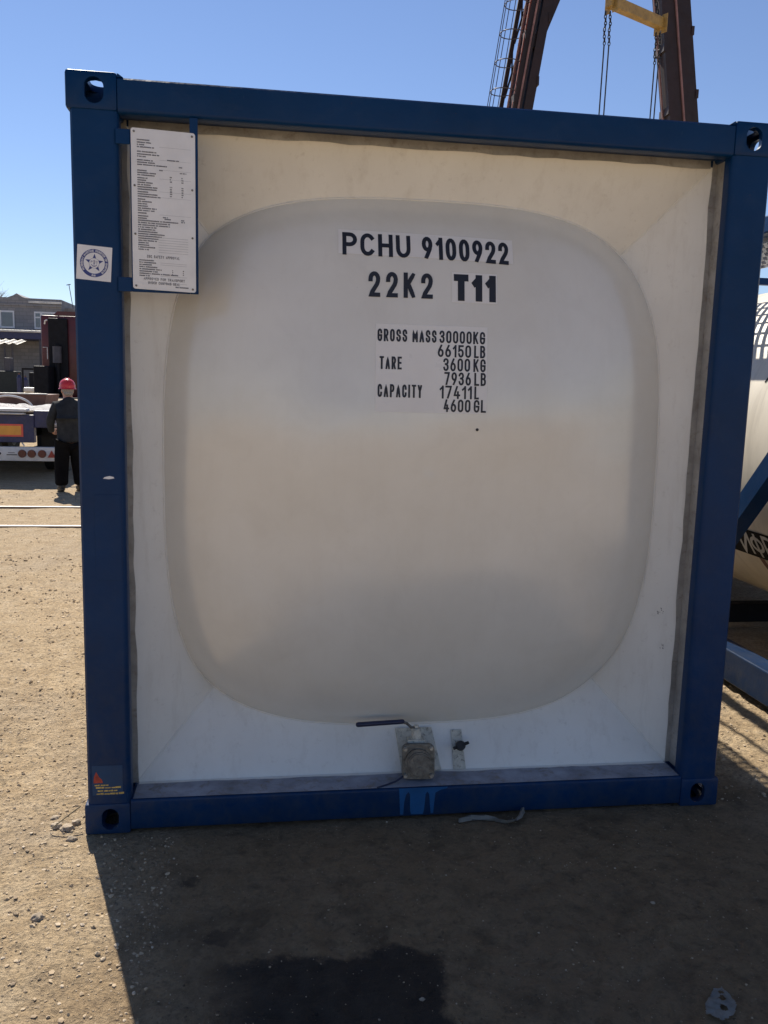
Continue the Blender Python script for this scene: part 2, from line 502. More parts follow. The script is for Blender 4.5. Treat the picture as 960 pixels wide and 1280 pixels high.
# ------------------------------------------------------------------ stroke lettering
def arc(cx, cy, rx, ry, a0, a1, n=9):
    return [(cx + rx * math.cos(R(a0 + (a1 - a0) * i / n)), cy + ry * math.sin(R(a0 + (a1 - a0) * i / n))) for i in range(n + 1)]
Q = 0.25
def glyph(ch):
    """(relative width, [(polyline, closed)]) in a unit box, centre lines"""
    up = arc(.5, 1 - Q, .5, Q, 180, 0); dn = arc(.5, Q, .5, Q, 0, -180)
    rb = lambda y0, y1, x0=.5: arc(x0, (y0 + y1) / 2, 1 - x0, (y1 - y0) / 2, 90, -90, 8)
    G = {
        'O': (1, [(up + dn, True)]), '0': (1, [(up + dn, True)]), 'Q': (1, [(up + dn, True), ([(.6, .2), (1, 0)], False)]),
        'C': (1, [([(1, .70)] * (Q < .3) + arc(.5, 1 - Q, .5, Q, 0 if Q < .3 else 38, 180) + arc(.5, Q, .5, Q, 180, 360 if Q < .3 else 322) + [(1, .30)] * (Q < .3), False)]),
        'G': (1, [([(1, .72)] + arc(.5, 1 - Q, .5, Q, 0, 180) + arc(.5, Q, .5, Q, 180, 360) + [(1, .47), (.55, .47)], False)]),
        'S': (1, [([(1, .74)] + arc(.5, .76, .5, .24, 0, 180) + [(.03, .66), (.2, .56), (.8, .45), (.97, .35)] + arc(.5, .24, .5, .24, 0, -180) + [(0, .27)], False)]),
        '2': (1, [([(0, .72)] + arc(.5, .74, .5, .26, 180, 0) + [(.96, .62), (.85, .50), (0, 0), (1, 0)], False)]),
        '3': (1, [([(.0, .80)] + arc(.5, .77, .48, .23, 165, -60) + [(.55, .54), (.42, .54)], False), ([(.55, .53)] + arc(.5, .265, .5, .265, 70, -170), False)]),
        '4': (1, [([(.52, 1), (0, .24), (1, .24)], False), ([(.72, .52), (.72, 0)], False)]),
        '5': (1, [([(.95, 1), (.1, 1), (.06, .55), (.3, .63)] + arc(.5, .32, .5, .32, 80, -165), False)]),
        '6': (1, [(arc(.5, .30, .5, .30, 0, 360, 18)[:-1], True), ([(.04, .40), (.12, .56), (.62, 1)], False)]),
        '9': (1, [(arc(.5, .70, .5, .30, 0, 360, 18)[:-1], True), ([(.96, .60), (.88, .44), (.38, 0)], False)]),
        '7': (1, [([(0, 1), (1, 1), (.36, 0)], False)]),
        '8': (1, [(arc(.5, .76, .46, .24, 0, 360, 16)[:-1], True), (arc(.5, .26, .5, .26, 0, 360, 16)[:-1], True)]),
        '1': (.52, [([(1, 1), (1, 0)], False), ([(0, .76), (.9, .96)], False)]),
        'I': (.01, [([(.5, 0), (.5, 1)], False)]),
        'P': (1, [([(0, 0), (0, 1), (.5, 1)] + rb(.46, 1) + [(0, .46)], False)]),
        'R': (1, [([(0, 0), (0, 1), (.5, 1)] + rb(.46, 1) + [(0, .46)], False), ([(.5, .46), (1, 0)], False)]),
        'B': (1, [([(0, 0), (0, 1), (.5, 1)] + arc(.5, .77, .45, .23, 90, -90, 8) + [(0, .54)], False), ([(.5, .54)] + rb(0, .54) + [(0, 0)], False)]),
        'D': (1, [([(0, 0), (0, 1), (.45, 1)] + rb(0, 1, .45) + [], True)]),
        'K': (1, [([(0, 0), (0, 1)], False), ([(1, 1), (.03, .40)], False), ([(.32, .58), (1, 0)], False)]),
        'H': (1, [([(0, 0), (0, 1)], False), ([(1, 0), (1, 1)], False), ([(0, .5), (1, .5)], False)]),
        'U': (1, [([(0, 1)] + arc(.5, Q, .5, Q, 180, 360) + [(1, 1)], False)]),
        'L': (.85, [([(0, 1), (0, 0), (1, 0)], False)]),
        'A': (1.05, [([(0, 0), (.5, 1), (1, 0)], False), ([(.2, .32), (.8, .32)], False)]),
        'M': (1.25, [([(0, 0), (0, 1), (.5, .25), (1, 1), (1, 0)], False)]),
        'N': (1, [([(0, 0), (0, 1), (1, 0), (1, 1)], False)]),
        'T': (.95, [([(0, 1), (1, 1)], False), ([(.5, 1), (.5, 0)], False)]),
        'E': (.9, [([(1, 1), (0, 1), (0, 0), (1, 0)], False), ([(0, .52), (.85, .52)], False)]),
        'F': (.9, [([(1, 1), (0, 1), (0, 0)], False), ([(0, .52), (.85, .52)], False)]),
        'Y': (1, [([(0, 1), (.5, .45), (1, 1)], False), ([(.5, .45), (.5, 0)], False)]),
        'V': (1, [([(0, 1), (.5, 0), (1, 1)], False)]),
        'И': (1, [([(0, 1), (0, 0), (1, 1), (1, 0)], False)]),
        'Ф': (1.3, [(arc(.5, .55, .5, .30, 0, 360, 18)[:-1], True), ([(.5, -.05), (.5, 1.05)], False)]),
    }
    return G.get(ch)

def ribbon(bm, pts, closed, s, fn, off, clamp=None):
    q = []
    for p_ in pts:
        if not q or (abs(p_[0] - q[-1][0]) + abs(p_[1] - q[-1][1])) > 1e-6:
            q.append(p_)
    if closed and (abs(q[0][0] - q[-1][0]) + abs(q[0][1] - q[-1][1])) < 1e-6:
        q.pop()
    if clamp is not None or s < 0.03:
        qq = []
        m_ = len(q)
        for i in range(m_ if closed else m_ - 1):
            a, b_ = q[i], q[(i + 1) % m_]
            k_ = max(1, min(12, int(math.hypot(b_[0] - a[0], b_[1] - a[1]) / 0.010)))
            qq += [(a[0] + (b_[0] - a[0]) * t / k_, a[1] + (b_[1] - a[1]) * t / k_) for t in range(k_)]
        if not closed:
            qq.append(q[-1])
        q = qq
    n = len(q)
    if not closed and clamp is not None:
        a, b_ = Vector(q[0]), Vector(q[1]); d_ = (a - b_).normalized(); q[0] = tuple(a + d_ * s * 0.5)
        a, b_ = Vector(q[-1]), Vector(q[-2]); d_ = (a - b_).normalized(); q[-1] = tuple(a + d_ * s * 0.5)
    L, Rr = [], []
    for i in range(n):
        a = Vector(q[i - 1]) if (closed or i > 0) else None
        b_ = Vector(q[i])
        c_ = Vector(q[(i + 1) % n]) if (closed or i < n - 1) else None
        d0 = (b_ - a).normalized() if a is not None else None
        d1 = (c_ - b_).normalized() if c_ is not None else None
        if d0 is None: d0 = d1
        if d1 is None: d1 = d0
        n0 = Vector((-d0.y, d0.x)); n1 = Vector((-d1.y, d1.x))
        mm = n0 + n1
        if mm.length < 1e-3:
            mm = n0.copy()
        mm.normalize()
        k = min(1.0 / max(mm.dot(n0), 0.35), 2.2)
        L.append(b_ + mm * (k * s / 2)); Rr.append(b_ - mm * (k * s / 2))
    if clamp is not None:
        c0, c1, c2, c3, sl_ = clamp
        for lst in (L, Rr):
            for p_ in lst:
                p_.x = min(max(p_.x, c0), c1)
                p_.y = min(max(p_.y, c2 + sl_ * (p_.x - c0)), c3 + sl_ * (p_.x - c0))
    lv = [bm.verts.new(fn(p_.x, p_.y, off)) for p_ in L]
    rv = [bm.verts.new(fn(p_.x, p_.y, off)) for p_ in Rr]
    for i in range(n if closed else n - 1):
        j = (i + 1) % n
        bm.faces.new((lv[i], rv[i], rv[j], lv[j]))

def text(bm, string, x0, x1, z0, z1, s, fn, gap=0.30, space=0.55, off=0.0, slope=0.0):
    """letters fitted between x0..x1, z0..z1; s is stroke width"""
    adv = []
    for ch in string:
        adv.append(space if ch == ' ' else glyph(ch)[0])
    n = len(string)
    tot_w = sum(adv)
    # width of unit W so that everything fits: sum(adv)*W + n*s (stroke overhang) + gaps
    g = gap * (z1 - z0) * 0.5
    W = ((x1 - x0) - (n - 1) * g - n * s) / tot_w
    x = x0 + s / 2
    h = (z1 - z0) - s
    for ch, a in zip(string, adv):
        if ch != ' ':
            for k, (pl, cl) in enumerate(glyph(ch)[1]):
                pts = [(x + px_ * a * W, z0 + s / 2 + pz_ * h + slope * (x + px_ * a * W - x0)) for px_, pz_ in pl]
                ribbon(bm, pts, cl, s, fn, off + 0.00015 * k, (x - s / 2, x + a * W + s / 2, z0 + slope * (x - s / 2 - x0), z1 + slope * (x - s / 2 - x0), slope))
        x += a * W + s + g

def ring_pts(cx, cz, r, n=48, a0=0):
    return [(cx + r * math.cos(a0 + 2 * PI * i / n), cz + r * math.sin(a0 + 2 * PI * i / n)) for i in range(n)]

# ------------------------------------------------------------------ ground
def axis(lo, hi, step, far):
    a = list(np.arange(lo, hi + 1e-6, step))
    d = step; x = hi
    while x < far:
        d *= 1.28; x += d; a.append(x)
    d = step; x = lo; pre = []
    while x > -far:
        d *= 1.28; x -= d; pre.append(x)
    return pre[::-1] + a
gx = axis(-2.4, 2.1, 0.0125, 900)
gy = axis(-1.35, 2.2, 0.0125, 900)
def gheight(x, y):
    r = max(abs(x), abs(y))
    k = 1.0 if r < 12 else max(0.0, 1 - (r - 12) / 40)
    h = 0.030 * noise.noise(Vector((x * 0.55, y * 0.55, 3.1)))
    h += 0.014 * noise.noise(Vector((x * 2.1, y * 2.1, 8.7)))
    if r < 6:
        h += 0.007 * noise.noise(Vector((x * 9, y * 9, 1.7))) + 0.012 * noise.noise(Vector((x * 19, y * 19, 5.2))) * max(0.0, noise.noise(Vector((x * 1.3, y * 1.3, 9.9))) + 0.6)
    if -2.9 < x < 2.3 and -1.5 < y < 2.8:
        h += 0.0055 * noise.noise(Vector((x * 43, y * 43, 2.2))) * max(0.0, noise.noise(Vector((x * 1.7, y * 1.7, 3.9))) + 0.75)
    # level under the container
    fx = max(0.0, 1 - max(0.0, abs(x) - 1.15) / 0.7)
    fy = max(0.0, 1 - max(0.0, -y - 0.05, y - 6.0) / 0.7)
    k *= 1 - 0.65 * min(fx, fy)
    return h * k - 0.002
verts = [(x, y, gheight(x, y)) for y in gy for x in gx]
nx = len(gx)
faces = [(j * nx + i, j * nx + i + 1, (j + 1) * nx + i + 1, (j + 1) * nx + i) for j in range(len(gy) - 1) for i in range(nx - 1)]
me = bpy.data.meshes.new('ground')
me.from_pydata(verts, [], faces)
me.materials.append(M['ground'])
me.shade_smooth()
go = bpy.data.objects.new('ground', me)
col.objects.link(go)
go['kind'] = 'structure'

# loose grit scattered over the near ground: one mesh of many tiny stones
rng = np.random.default_rng(5)
ico = nb(); bmesh.ops.create_icosphere(ico, subdivisions=1, radius=1.0)
iv = np.array([v_.co[:] for v_ in ico.verts]); ifc = np.array([[v_.index for v_ in f.verts] for f in ico.faces]); ico.free()
def scatter(n, xr, yr, smin, smax, seed):
    r_ = np.random.default_rng(seed)
    xs = r_.uniform(*xr, n); ys = r_.uniform(*yr, n)
    sz = smin + (smax - smin) * r_.random(n) ** 6
    V = []
    for x, y, s_ in zip(xs, ys, sz):
        if -1.23 < x < 1.23 and -0.01 < y < 6.1:
            continue
        z = gheight(x, y)
        sc_ = s_ * np.array([1 + .4 * r_.random(), .8 + .4 * r_.random(), .55 + .3 * r_.random()])
        a = r_.random() * 2 * PI
        vv = iv * (1 + .22 * r_.standard_normal((len(iv), 1))) * sc_
        ca, sa = math.cos(a), math.sin(a)
        V.append(np.stack([vv[:, 0] * ca - vv[:, 1] * sa + x, vv[:, 0] * sa + vv[:, 1] * ca + y, vv[:, 2] + z + s_ * r_.uniform(-0.2, 0.35)], 1))
    return V
VV = scatter(15000, (-2.2, -0.9), (-1.3, 1.5), 0.0010, 0.0075, 11) + scatter(9000, (-3.4, -1.2), (1.5, 5.0), 0.0015, 0.011, 15) + scatter(2500, (-1.0, 1.9), (-1.3, 0.0), 0.0010, 0.0038, 12) + scatter(1600, (1.2, 2.1), (0.0, 2.0), 0.002, 0.010, 13) + scatter(2500, (-4.5, -1.0), (4.5, 9.5), 0.002, 0.012, 14)
allv = np.concatenate(VV)
allf = np.concatenate([ifc + i * len(iv) for i in range(len(VV))])
me = bpy.data.meshes.new('gravel')
me.from_pydata(allv.tolist(), [], allf.tolist())
mt, nt, b = new_mat('mixed_grit')
g_ = N(nt, 'ShaderNodeNewGeometry')
c = ramp(nt, g_.outputs['Random Per Island'], [(0.0, (0.24, 0.18, 0.12)), (0.35, (0.40, 0.30, 0.19)), (0.8, (0.50, 0.39, 0.26)), (1.0, (0.56, 0.46, 0.34))])
nt.links.new(c, b.inputs['Base Color']); b.inputs['Roughness'].default_value = 0.9
me.materials.append(mt)
gv = bpy.data.objects.new('gravel', me); col.objects.link(gv); gv['kind'] = 'stuff'

# ------------------------------------------------------------------ main tank container
W2, H, LEN = 1.219, 2.591, 6.058
ZC = 1.300
TA, TH, TN = 1.024, 1.054, 3.0
def dome_y(rho):
    rho = min(max(rho, 0.0), 1.0)
    return 0.02 + 0.11 * rho ** 2 + 0.28 * (1 - (1 - rho ** 4) ** 0.25)
def dome_at(x, z):
    rho = ((abs(x) / TA) ** TN + (abs(z - ZC) / TH) ** TN) ** (1 / TN)
    return dome_y(rho) + dent(x, z, rho)
def dent(x, z, rho):
    k = min(1.0, max(0.0, (0.97 - rho) / 0.2))
    return k * (0.021 * noise.noise(Vector((x * 1.5 + z * 0.5, z * 2.0, 4.4))) + 0.004 * noise.noise(Vector((x * 3.3, z * 3.9, 1.4))))
on_dome = lambda x, z, off: (x, dome_at(x, z) - off, z)

tc = thing('tank_container', (0, LEN / 2, 0), 'blue framed tank container with white bulging end stamped PCHU 9100922, filling the picture', 'tank container')

def make_casting(parent, sx, y0, y1, z0, top, name='corner_casting', mat='blue'):
    """hollow corner block with oval holes; sx side sign; y0 is the outer face"""
    w, h = 0.160, 0.118
    cx0 = sx * W2; cx1 = sx * (W2 - w)
    xa, xb = min(cx0, cx1), max(cx0, cx1)
    ya, yb = min(y0, y1), max(y0, y1)
    bm = nb(); box(bm, xa, xb, ya, yb, z0, z0 + h, 0.010, 2)
    o = obj(name, bm, mat, parent)
    cs = []
    t = 0.020
    bm = nb(); box(bm, xa + t, xb - t, ya + t, yb - t, z0 + t, z0 + h - t); cs.append(obj('cut', bm, mat))
    fc = cx0 - sx * 0.089
    yo = -0.1 if y0 < y1 else 0.1
    bm = nb()
    st = [(fc + 0.030 * math.cos(a), z0 + h / 2 + (0.010 if math.sin(a) >= 0 else -0.010) + 0.030 * math.sin(a)) for a in np.linspace(0, 2 * PI, 32, endpoint=False)]
    prism(bm, st, lambda x, z, q_: (x, y0 + q_, z), -0.05, 0.05)
    bmesh.ops.recalc_face_normals(bm, faces=bm.faces)
    cs.append(obj('cut', bm, mat))
    bm = nb()
    sy = 1 if y1 > y0 else -1
    st = [(y0 + sy * 0.1 + (0.02 if math.cos(a) >= 0 else -0.02) + 0.028 * math.cos(a), z0 + h / 2 + 0.028 * math.sin(a)) for a in np.linspace(0, 2 * PI, 24, endpoint=False)]
    prism(bm, st, lambda y, z, q_: (cx0 + q_, y, z), -0.05, 0.05)
    bmesh.ops.recalc_face_normals(bm, faces=bm.faces)
    cs.append(obj('cut', bm, mat))
    bm = nb()
    zt = z0 + h if top else z0
    st = [(fc + 0.031 * math.cos(a), y0 + sy * 0.1 + (0.03 if math.sin(a) >= 0 else -0.03) + 0.031 * math.sin(a)) for a in np.linspace(0, 2 * PI, 24, endpoint=False)]
    prism(bm, st, lambda x, y, q_: (x, y, zt + q_), -0.05, 0.05)
    bmesh.ops.recalc_face_normals(bm, faces=bm.faces)
    cs.append(obj('cut', bm, mat))
    boolean_cut(o, cs)
    return o

for sx in (-1, 1):
    make_casting(tc, sx, -0.006, 0.172, H - 0.118, True)
    make_casting(tc, sx, -0.006, 0.172, 0.0, False)
    make_casting(tc, sx, LEN, LEN - 0.178, H - 0.118, True)
    make_casting(tc, sx, LEN, LEN - 0.178, 0.0, False)
# corner posts (rounded hollow section)
for y0, y1 in ((0.0, 0.15), (LEN - 0.15, LEN - 0.004)):
    for sx in (-1, 1):
        bm = nb()
        r_ = 0.019
        if y0 == 0:
            # L-shaped post: wide face, shallow inner return
            xo, xi = W2 - 0.012, 1.057
            prof = [(xo - 0.008, 0.0)] + [(xi + r_ - r_ * math.sin(a), r_ - r_ * math.cos(a)) for a in np.linspace(0, PI / 2, 7)] + [(xi, 0.052), (xi + 0.02, 0.052), (xi + 0.02, 0.15), (xo, 0.15), (xo, 0.008)]
            vs0 = [bm.verts.new((sx * px_, py_, 0.112)) for px_, py_ in prof]
            vs1 = [bm.verts.new((sx * px_, py_, H - 0.112)) for px_, py_ in prof]
            n_ = len(prof)
            bm.faces.new(vs0); bm.faces.new(vs1[::-1])
            for i in range(n_):
                j = (i + 1) % n_
                bm.faces.new((vs0[i], vs0[j], vs1[j], vs1[i]))
        else:
            box(bm, *sorted((sx * 1.06, sx * (W2 - 0.012))), y0, y1, 0.1185, H - 0.1185, 0.01)
        obj('corner_post', bm, 'blue', tc, 40)
# end rails front
def rail_profile(bm, prof, x0, x1):
    a = [bm.verts.new((x0, y, z)) for y, z in prof]; b_ = [bm.verts.new((x1, y, z)) for y, z in prof]
    n_ = len(prof)
    bm.faces.new(a); bm.faces.new(b_[::-1])
    for i in range(n_):
        j = (i + 1) % n_
        bm.faces.new((a[i], a[j], b_[j], b_[i]))
bm = nb()
zt, zb = 2.577, 2.470
prof = [(0.006, zt), (0.0, zt - 0.006)] + [(0.014 - 0.014 * math.cos(a), zb + 0.014 - 0.014 * math.sin(a)) for a in np.linspace(0, PI / 2, 6)] + [(0.052, zb), (0.052, zb + 0.015), (0.128, zb + 0.015), (0.128, zt)]
rail_profile(bm, prof, -W2 + 0.1603, W2 - 0.1603)
obj('top_end_rail', bm, 'blue', tc, 40)
for sx in (-1, 1):
    bm = nb()
    xa = sx * (W2 - 0.1595)
    prism(bm, [(xa, H - 0.002), (xa - sx * 0.004, H - 0.003), (xa - sx * 0.019, zt + 0.001), (xa, zt + 0.001)], lambda x, z, t: (x, t, z), 0.002, 0.11)
    obj('gusset', bm, 'blue', tc)
bm = nb()
prof = [(0.14, 0.128), (0.010, 0.128)] + [(0.012 - 0.012 * math.sin(a), 0.116 + 0.012 * math.cos(a)) for a in np.linspace(0, PI / 2, 6)] + [(0.0, 0.020), (0.006, 0.012), (0.14, 0.012)]
rail_profile(bm, prof, -W2 + 0.1603, W2 - 0.1603)
obj('bottom_end_rail', bm, 'blue', tc, 40)
# rear end rails and side members
for z0, z1 in ((0.014, 0.128), (2.47, 2.577)):
    bm = nb(); box(bm, -W2 + 0.166, W2 - 0.166, LEN - 0.12, LEN - 0.005, z0, z1, 0.006); obj('rear_end_rail', bm, 'blue', tc)
for sx in (-1, 1):
    bm = nb(); box(bm, *sorted((sx * 1.13, sx * 1.205)), 0.174, LEN - 0.18, 2.50, 2.575, 0.008); obj('top_side_rail', bm, 'blue', tc)
    bm = nb(); box(bm, *sorted((sx * 1.11, sx * 1.205)), 0.174, LEN - 0.18, 0.03, 0.15, 0.008); obj('bottom_side_rail', bm, 'blue', tc)
    for y0, s_ in ((0.16, 1), (LEN - 0.16, -1)):
        bm = nb(); beam(bm, (sx * 1.165, y0, 1.25), (sx * 1.165, y0 + s_ * 1.15, 0.15), 0.06, 0.08); obj('diagonal_brace', bm, 'blue', tc)
# top walkway
bm = nb()
for y in np.arange(0.4, LEN - 0.4, 0.05):
    box(bm, 0.50, 0.86, y, y + 0.012, 2.45, 2.475)
for x in (0.50, 0.68, 0.845):
    box(bm, x, x + 0.016, 0.35, LEN - 0.38, 2.4255, 2.449)
obj('walkway', bm, 'grate', tc)
bm = nb(); tube(bm, [(0.93, 0.3, 2.50), (1.05, 1.2, 2.50), (0.99, 2.2, 2.5), (0.96, LEN - 0.4, 2.5)], 0.014); obj('air_line', bm, 'steel', tc, 60)
# stainless collar inside the frame: reveal walls and back flange
bm = nb()
XO, XI = 1.072, 1.049
ZT, ZTI, ZB = 2.487, 2.456, 0.1305
y0, y1 = 0.053, 0.13
rj = random.Random(3)
for sx in (-1, 1):
    nseg = 28
    zz = np.linspace(ZB, ZT, nseg + 1)
    xi = [XI + 0.004 * rj.uniform(-1, 1) for _ in zz]
    for i in range(nseg):
        sheet(bm, [(sx * XO, y0, zz[i]), (sx * XO, y1, zz[i]), (sx * XO, y1, zz[i + 1]), (sx * XO, y0, zz[i + 1])])
        sheet(bm, [(sx * XO, y1, zz[i]), (sx * xi[i], y1 - 0.002, zz[i]), (sx * xi[i + 1], y1 - 0.002, zz[i + 1]), (sx * XO, y1, zz[i + 1])])
nseg = 28
xs = np.linspace(-XI + 0.005, XI - 0.005, nseg + 1)
zi = [ZTI + 0.003 * rj.uniform(-1, 1) for _ in xs]
sheet(bm, [(-XO, y0, ZT + 0.0005), (XO, y0, ZT + 0.0005), (XO, y1, ZT + 0.0005), (-XO, y1, ZT + 0.0005)])
for i in range(nseg):
    sheet(bm, [(xs[i], y1 - 0.0005, ZT), (xs[i], y1 - 0.0035, zi[i]), (xs[i + 1], y1 - 0.0035, zi[i + 1]), (xs[i + 1], y1 - 0.0005, ZT)])
bmesh.ops.remove_doubles(bm, verts=bm.verts, dist=1e-5)
obj('steel_collar', bm, 'steel', tc, 30)
bm = nb()
sheet(bm, [(-1.0505, 0.004, 0.1300), (1.0505, 0.004, 0.1300), (1.0505, 0.1318, 0.1300), (-1.0505, 0.1318, 0.1300)])
obj('sill_plate', bm, 'dusty_steel', tc, 30)
bm = nb()
xl_ = np.linspace(-1.046, 1.046, 90)
yl_ = [0.117 + 0.010 * noise.noise(Vector((x * 6, 1.2, 0))) + 0.004 * noise.noise(Vector((x * 31, 5.2, 0))) for x in xl_]
for i in range(89):
    sheet(bm, [(xl_[i], yl_[i], 0.1306), (xl_[i + 1], yl_[i + 1], 0.1306), (xl_[i + 1], 0.1335, 0.1312), (xl_[i], 0.1335, 0.1312)])
bmesh.ops.remove_doubles(bm, verts=bm.verts, dist=1e-5)
obj('paint_lap', bm, 'panel', tc, 60)
bm = nb()
for sx in (-1, 1):
    box(bm, *sorted((sx * 1.0585, sx * 1.19)), 0.1315, 0.160, 0.03, 2.55)
    box(bm, *sorted((sx * 1.0735, sx * 1.0765)), 0.0535, 0.1305, 0.125, 2.486)
box(bm, -1.0580, 1.0580, 0.1315, 0.160, 2.4660, 2.55)
box(bm, -1.0580, 1.0580, 0.1415, 0.160, 0.03, 0.1235)
obj('backing_frame', bm, 'blue', tc)
# four sloping white panels
O_ = [(-XI - 0.006, 0.1325, 0.128), (XI + 0.006, 0.1325, 0.128), (XI + 0.006, 0.1325, ZTI + 0.007), (-XI - 0.006, 0.1325, ZTI + 0.007)]
I_ = [(-0.649, 0.38, 0.59), (0.649, 0.38, 0.59), (0.649, 0.38, 1.996), (-0.649, 0.38, 1.996)]
def lerp(a, b_, t):
    return tuple(a[i] + (b_[i] - a[i]) * t for i in range(3))
for k in range(4):
    a, b_, c_, d_ = O_[k], O_[(k + 1) % 4], I_[(k + 1) % 4], I_[k]
    bm = nb()
    n1, n2 = 24, 8
    grid = [[bm.verts.new(lerp(lerp(a, b_, i / n1), lerp(d_, c_, i / n1), j / n2)) for i in range(n1 + 1)] for j in range(n2 + 1)]
    for j in range(n2):
        for i in range(n1):
            bm.faces.new((grid[j][i], grid[j][i + 1], grid[j + 1][i + 1], grid[j + 1][i]))
    obj('end_panel', bm, 'panel', tc, 60)
# weld beads along the creases
for k in range(4):
    bm = nb()
    tube(bm, [lerp(O_[k], I_[k], t) for t in np.linspace(0.01, 0.75, 24)], [0.0028 + 0.001 * rj.random() for _ in range(24)], 6)
    obj('weld_seam', bm, 'panel', tc, 60)
# tank: front dished head, barrel, rear head
bm = nb()
NA = 128
angs = []
for i in range(NA):
    t = 2 * PI * i / NA
    c_, s_ = math.cos(t), math.sin(t)
    angs.append((math.copysign(abs(c_) ** (2 / TN), c_), math.copysign(abs(s_) ** (2 / TN), s_)))
rhos = list(np.arange(0.02, 0.76, 0.02)) + [.76, .8, .84, .87, .90, .92, .94, .955, .967, .977, .985, .991, .996, .999, 1.0]
ctr = bm.verts.new((0, dome_y(0), ZC))
prev = None
for rho in rhos:
    ring = [bm.verts.new((TA * rho * ax, dome_y(rho) + dent(TA * rho * ax, ZC + TH * rho * az, rho), ZC + TH * rho * az)) for ax, az in angs]
    for i in range(NA):
        j = (i + 1) % NA
        if prev is None:
            bm.faces.new((ctr, ring[i], ring[j]))
        else:
            bm.faces.new((prev[i], ring[i], ring[j], prev[j]))
    prev = ring
obj('tank_head', bm, 'white', tc, 80)
bm = nb()
r0 = [bm.verts.new((TA * ax * 0.999, 0.405, ZC + TH * az * 0.999)) for ax, az in angs]
r1 = [bm.verts.new((TA * ax * 0.999, LEN - 0.40, ZC + TH * az * 0.999)) for ax, az in angs]
for i in range(NA):
    j = (i + 1) % NA
    bm.faces.new((r0[i], r0[j], r1[j], r1[i]))
r2 = [bm.verts.new((TA * ax * 0.9, LEN - 0.2, ZC + TH * az * 0.9)) for ax, az in angs]
for i in range(NA):
    j = (i + 1) % NA
    bm.faces.new((r1[i], r1[j], r2[j], r2[i]))
bm.faces.new(r2)
obj('tank_shell', bm, 'panel', tc, 50)

def panel_depth(x, z):
    best = 0
    for k in range(4):
        a, b_, d_ = Vector(O_[k]), Vector(O_[(k + 1) % 4]), Vector(I_[k])
        n_ = (b_ - a).cross(d_ - a)
        y = a.y - (n_.x * (x - a.x) + n_.z * (z - a.z)) / n_.y
        best = max(best, y) if k == 0 else min(best, y)
    return best
bm = nb()
pts = []
for i in range(220):
    t = 2 * PI * i / 220
    c_, s_ = math.cos(t), math.sin(t)
    ux, uz = math.copysign(abs(c_) ** (2 / TN), c_), math.copysign(abs(s_) ** (2 / TN), s_)
    lo, hi = 0.7, 0.9999
    for _ in range(40):
        md = (lo + hi) / 2
        x, z = TA * md * ux, ZC + TH * md * uz
        if dome_at(x, z) < panel_depth(x, z):
            lo = md
        else:
            hi = md
    x, z = TA * lo * ux, ZC + TH * lo * uz
    pts.append((x, dome_at(x, z) - 0.001, z))
tube(bm, pts, [0.0038 + 0.0012 * noise.noise(Vector((p_[0] * 30, p_[2] * 30, 0))) for p_ in pts], 6, True)
obj('head_weld', bm, 'panel', tc, 60)

# ---- lettering on the tank head
def film(name, x0, x1, z0, z1, off=0.0009, skew=0.0):
    bm = nb()
    nx_, nz_ = max(2, int((x1 - x0) / 0.02)), max(2, int((z1 - z0) / 0.02))
    g = [[bm.verts.new(on_dome(x0 + (x1 - x0) * i / nx_, z0 + (z1 - z0) * j / nz_ + skew * (x1 - x0) * i / nx_, off)) for i in range(nx_ + 1)] for j in range(nz_ + 1)]
    for j in range(nz_):
        for i in range(nx_):
            bm.faces.new((g[j][i], g[j][i + 1], g[j + 1][i + 1], g[j + 1][i]))
    return obj(name, bm, 'film', tc, 60)
f1 = film('serial_number_marking', -0.333, 0.300, 2.088, 2.174, skew=-0.016)
Q = 0.36
bm = nb(); text(bm, 'PCHU', -0.319, -0.077, 2.083, 2.164, 0.0142, on_dome, 0.28, off=0.0018, slope=-0.013)
text(bm, '9100922', -0.036, 0.283, 2.080, 2.161, 0.0142, on_dome, 0.26, off=0.0018, slope=-0.022)
obj('lettering', bm, 'ink', f1)
Q = 0.25
bm = nb(); text(bm, '22K2', -0.228, 0.001, 1.939, 2.028, 0.0150, on_dome, 0.46, off=0.0018)
obj('size_code_marking', bm, 'ink', tc)
f2 = film('tank_type_marking', 0.070, 0.237, 1.930, 2.036)
bm = nb(); text(bm, 'T11', 0.077, 0.232, 1.936, 2.030, 0.0245, on_dome, 0.22, off=0.0018)
obj('lettering', bm, 'ink', f2)
f3 = film('weight_marking', -0.201, 0.201, 1.538, 1.846)
bm = nb()
S = 0.0068
for t_, a, b_, z0, z1 in (('GROSS MASS', -0.195, 0.015, 1.785, 1.829), ('TARE', -0.187, -0.108, 1.688, 1.733), ('CAPACITY', -0.193, -0.034, 1.590, 1.636),
                          ('30000KG', 0.025, 0.192, 1.785, 1.829), ('66150', 0.020, 0.141, 1.736, 1.780), ('LB', 0.152, 0.193, 1.736, 1.780),
                          ('3600', 0.040, 0.138, 1.687, 1.733), ('KG', 0.150, 0.195, 1.687, 1.733), ('7936', 0.045, 0.142, 1.638, 1.684), ('LB', 0.154, 0.197, 1.638, 1.684),
                          ('17411', 0.028, 0.146, 1.590, 1.636), ('L', 0.155, 0.172, 1.590, 1.636), ('4600', 0.044, 0.142, 1.543, 1.588), ('GL', 0.154, 0.199, 1.543, 1.588)):
    text(bm, t_, a, b_, z0, z1, S, on_dome, 0.24, 0.12, off=0.0018)
obj('lettering', bm, 'ink', f3)
bm = nb(); prism(bm, ring_pts(0.170, 1.482, 0.0055, 12), lambda x, z, t: on_dome(x, z, t), 0.0, 0.002)
obj('paint_fleck', bm, 'ink', tc)

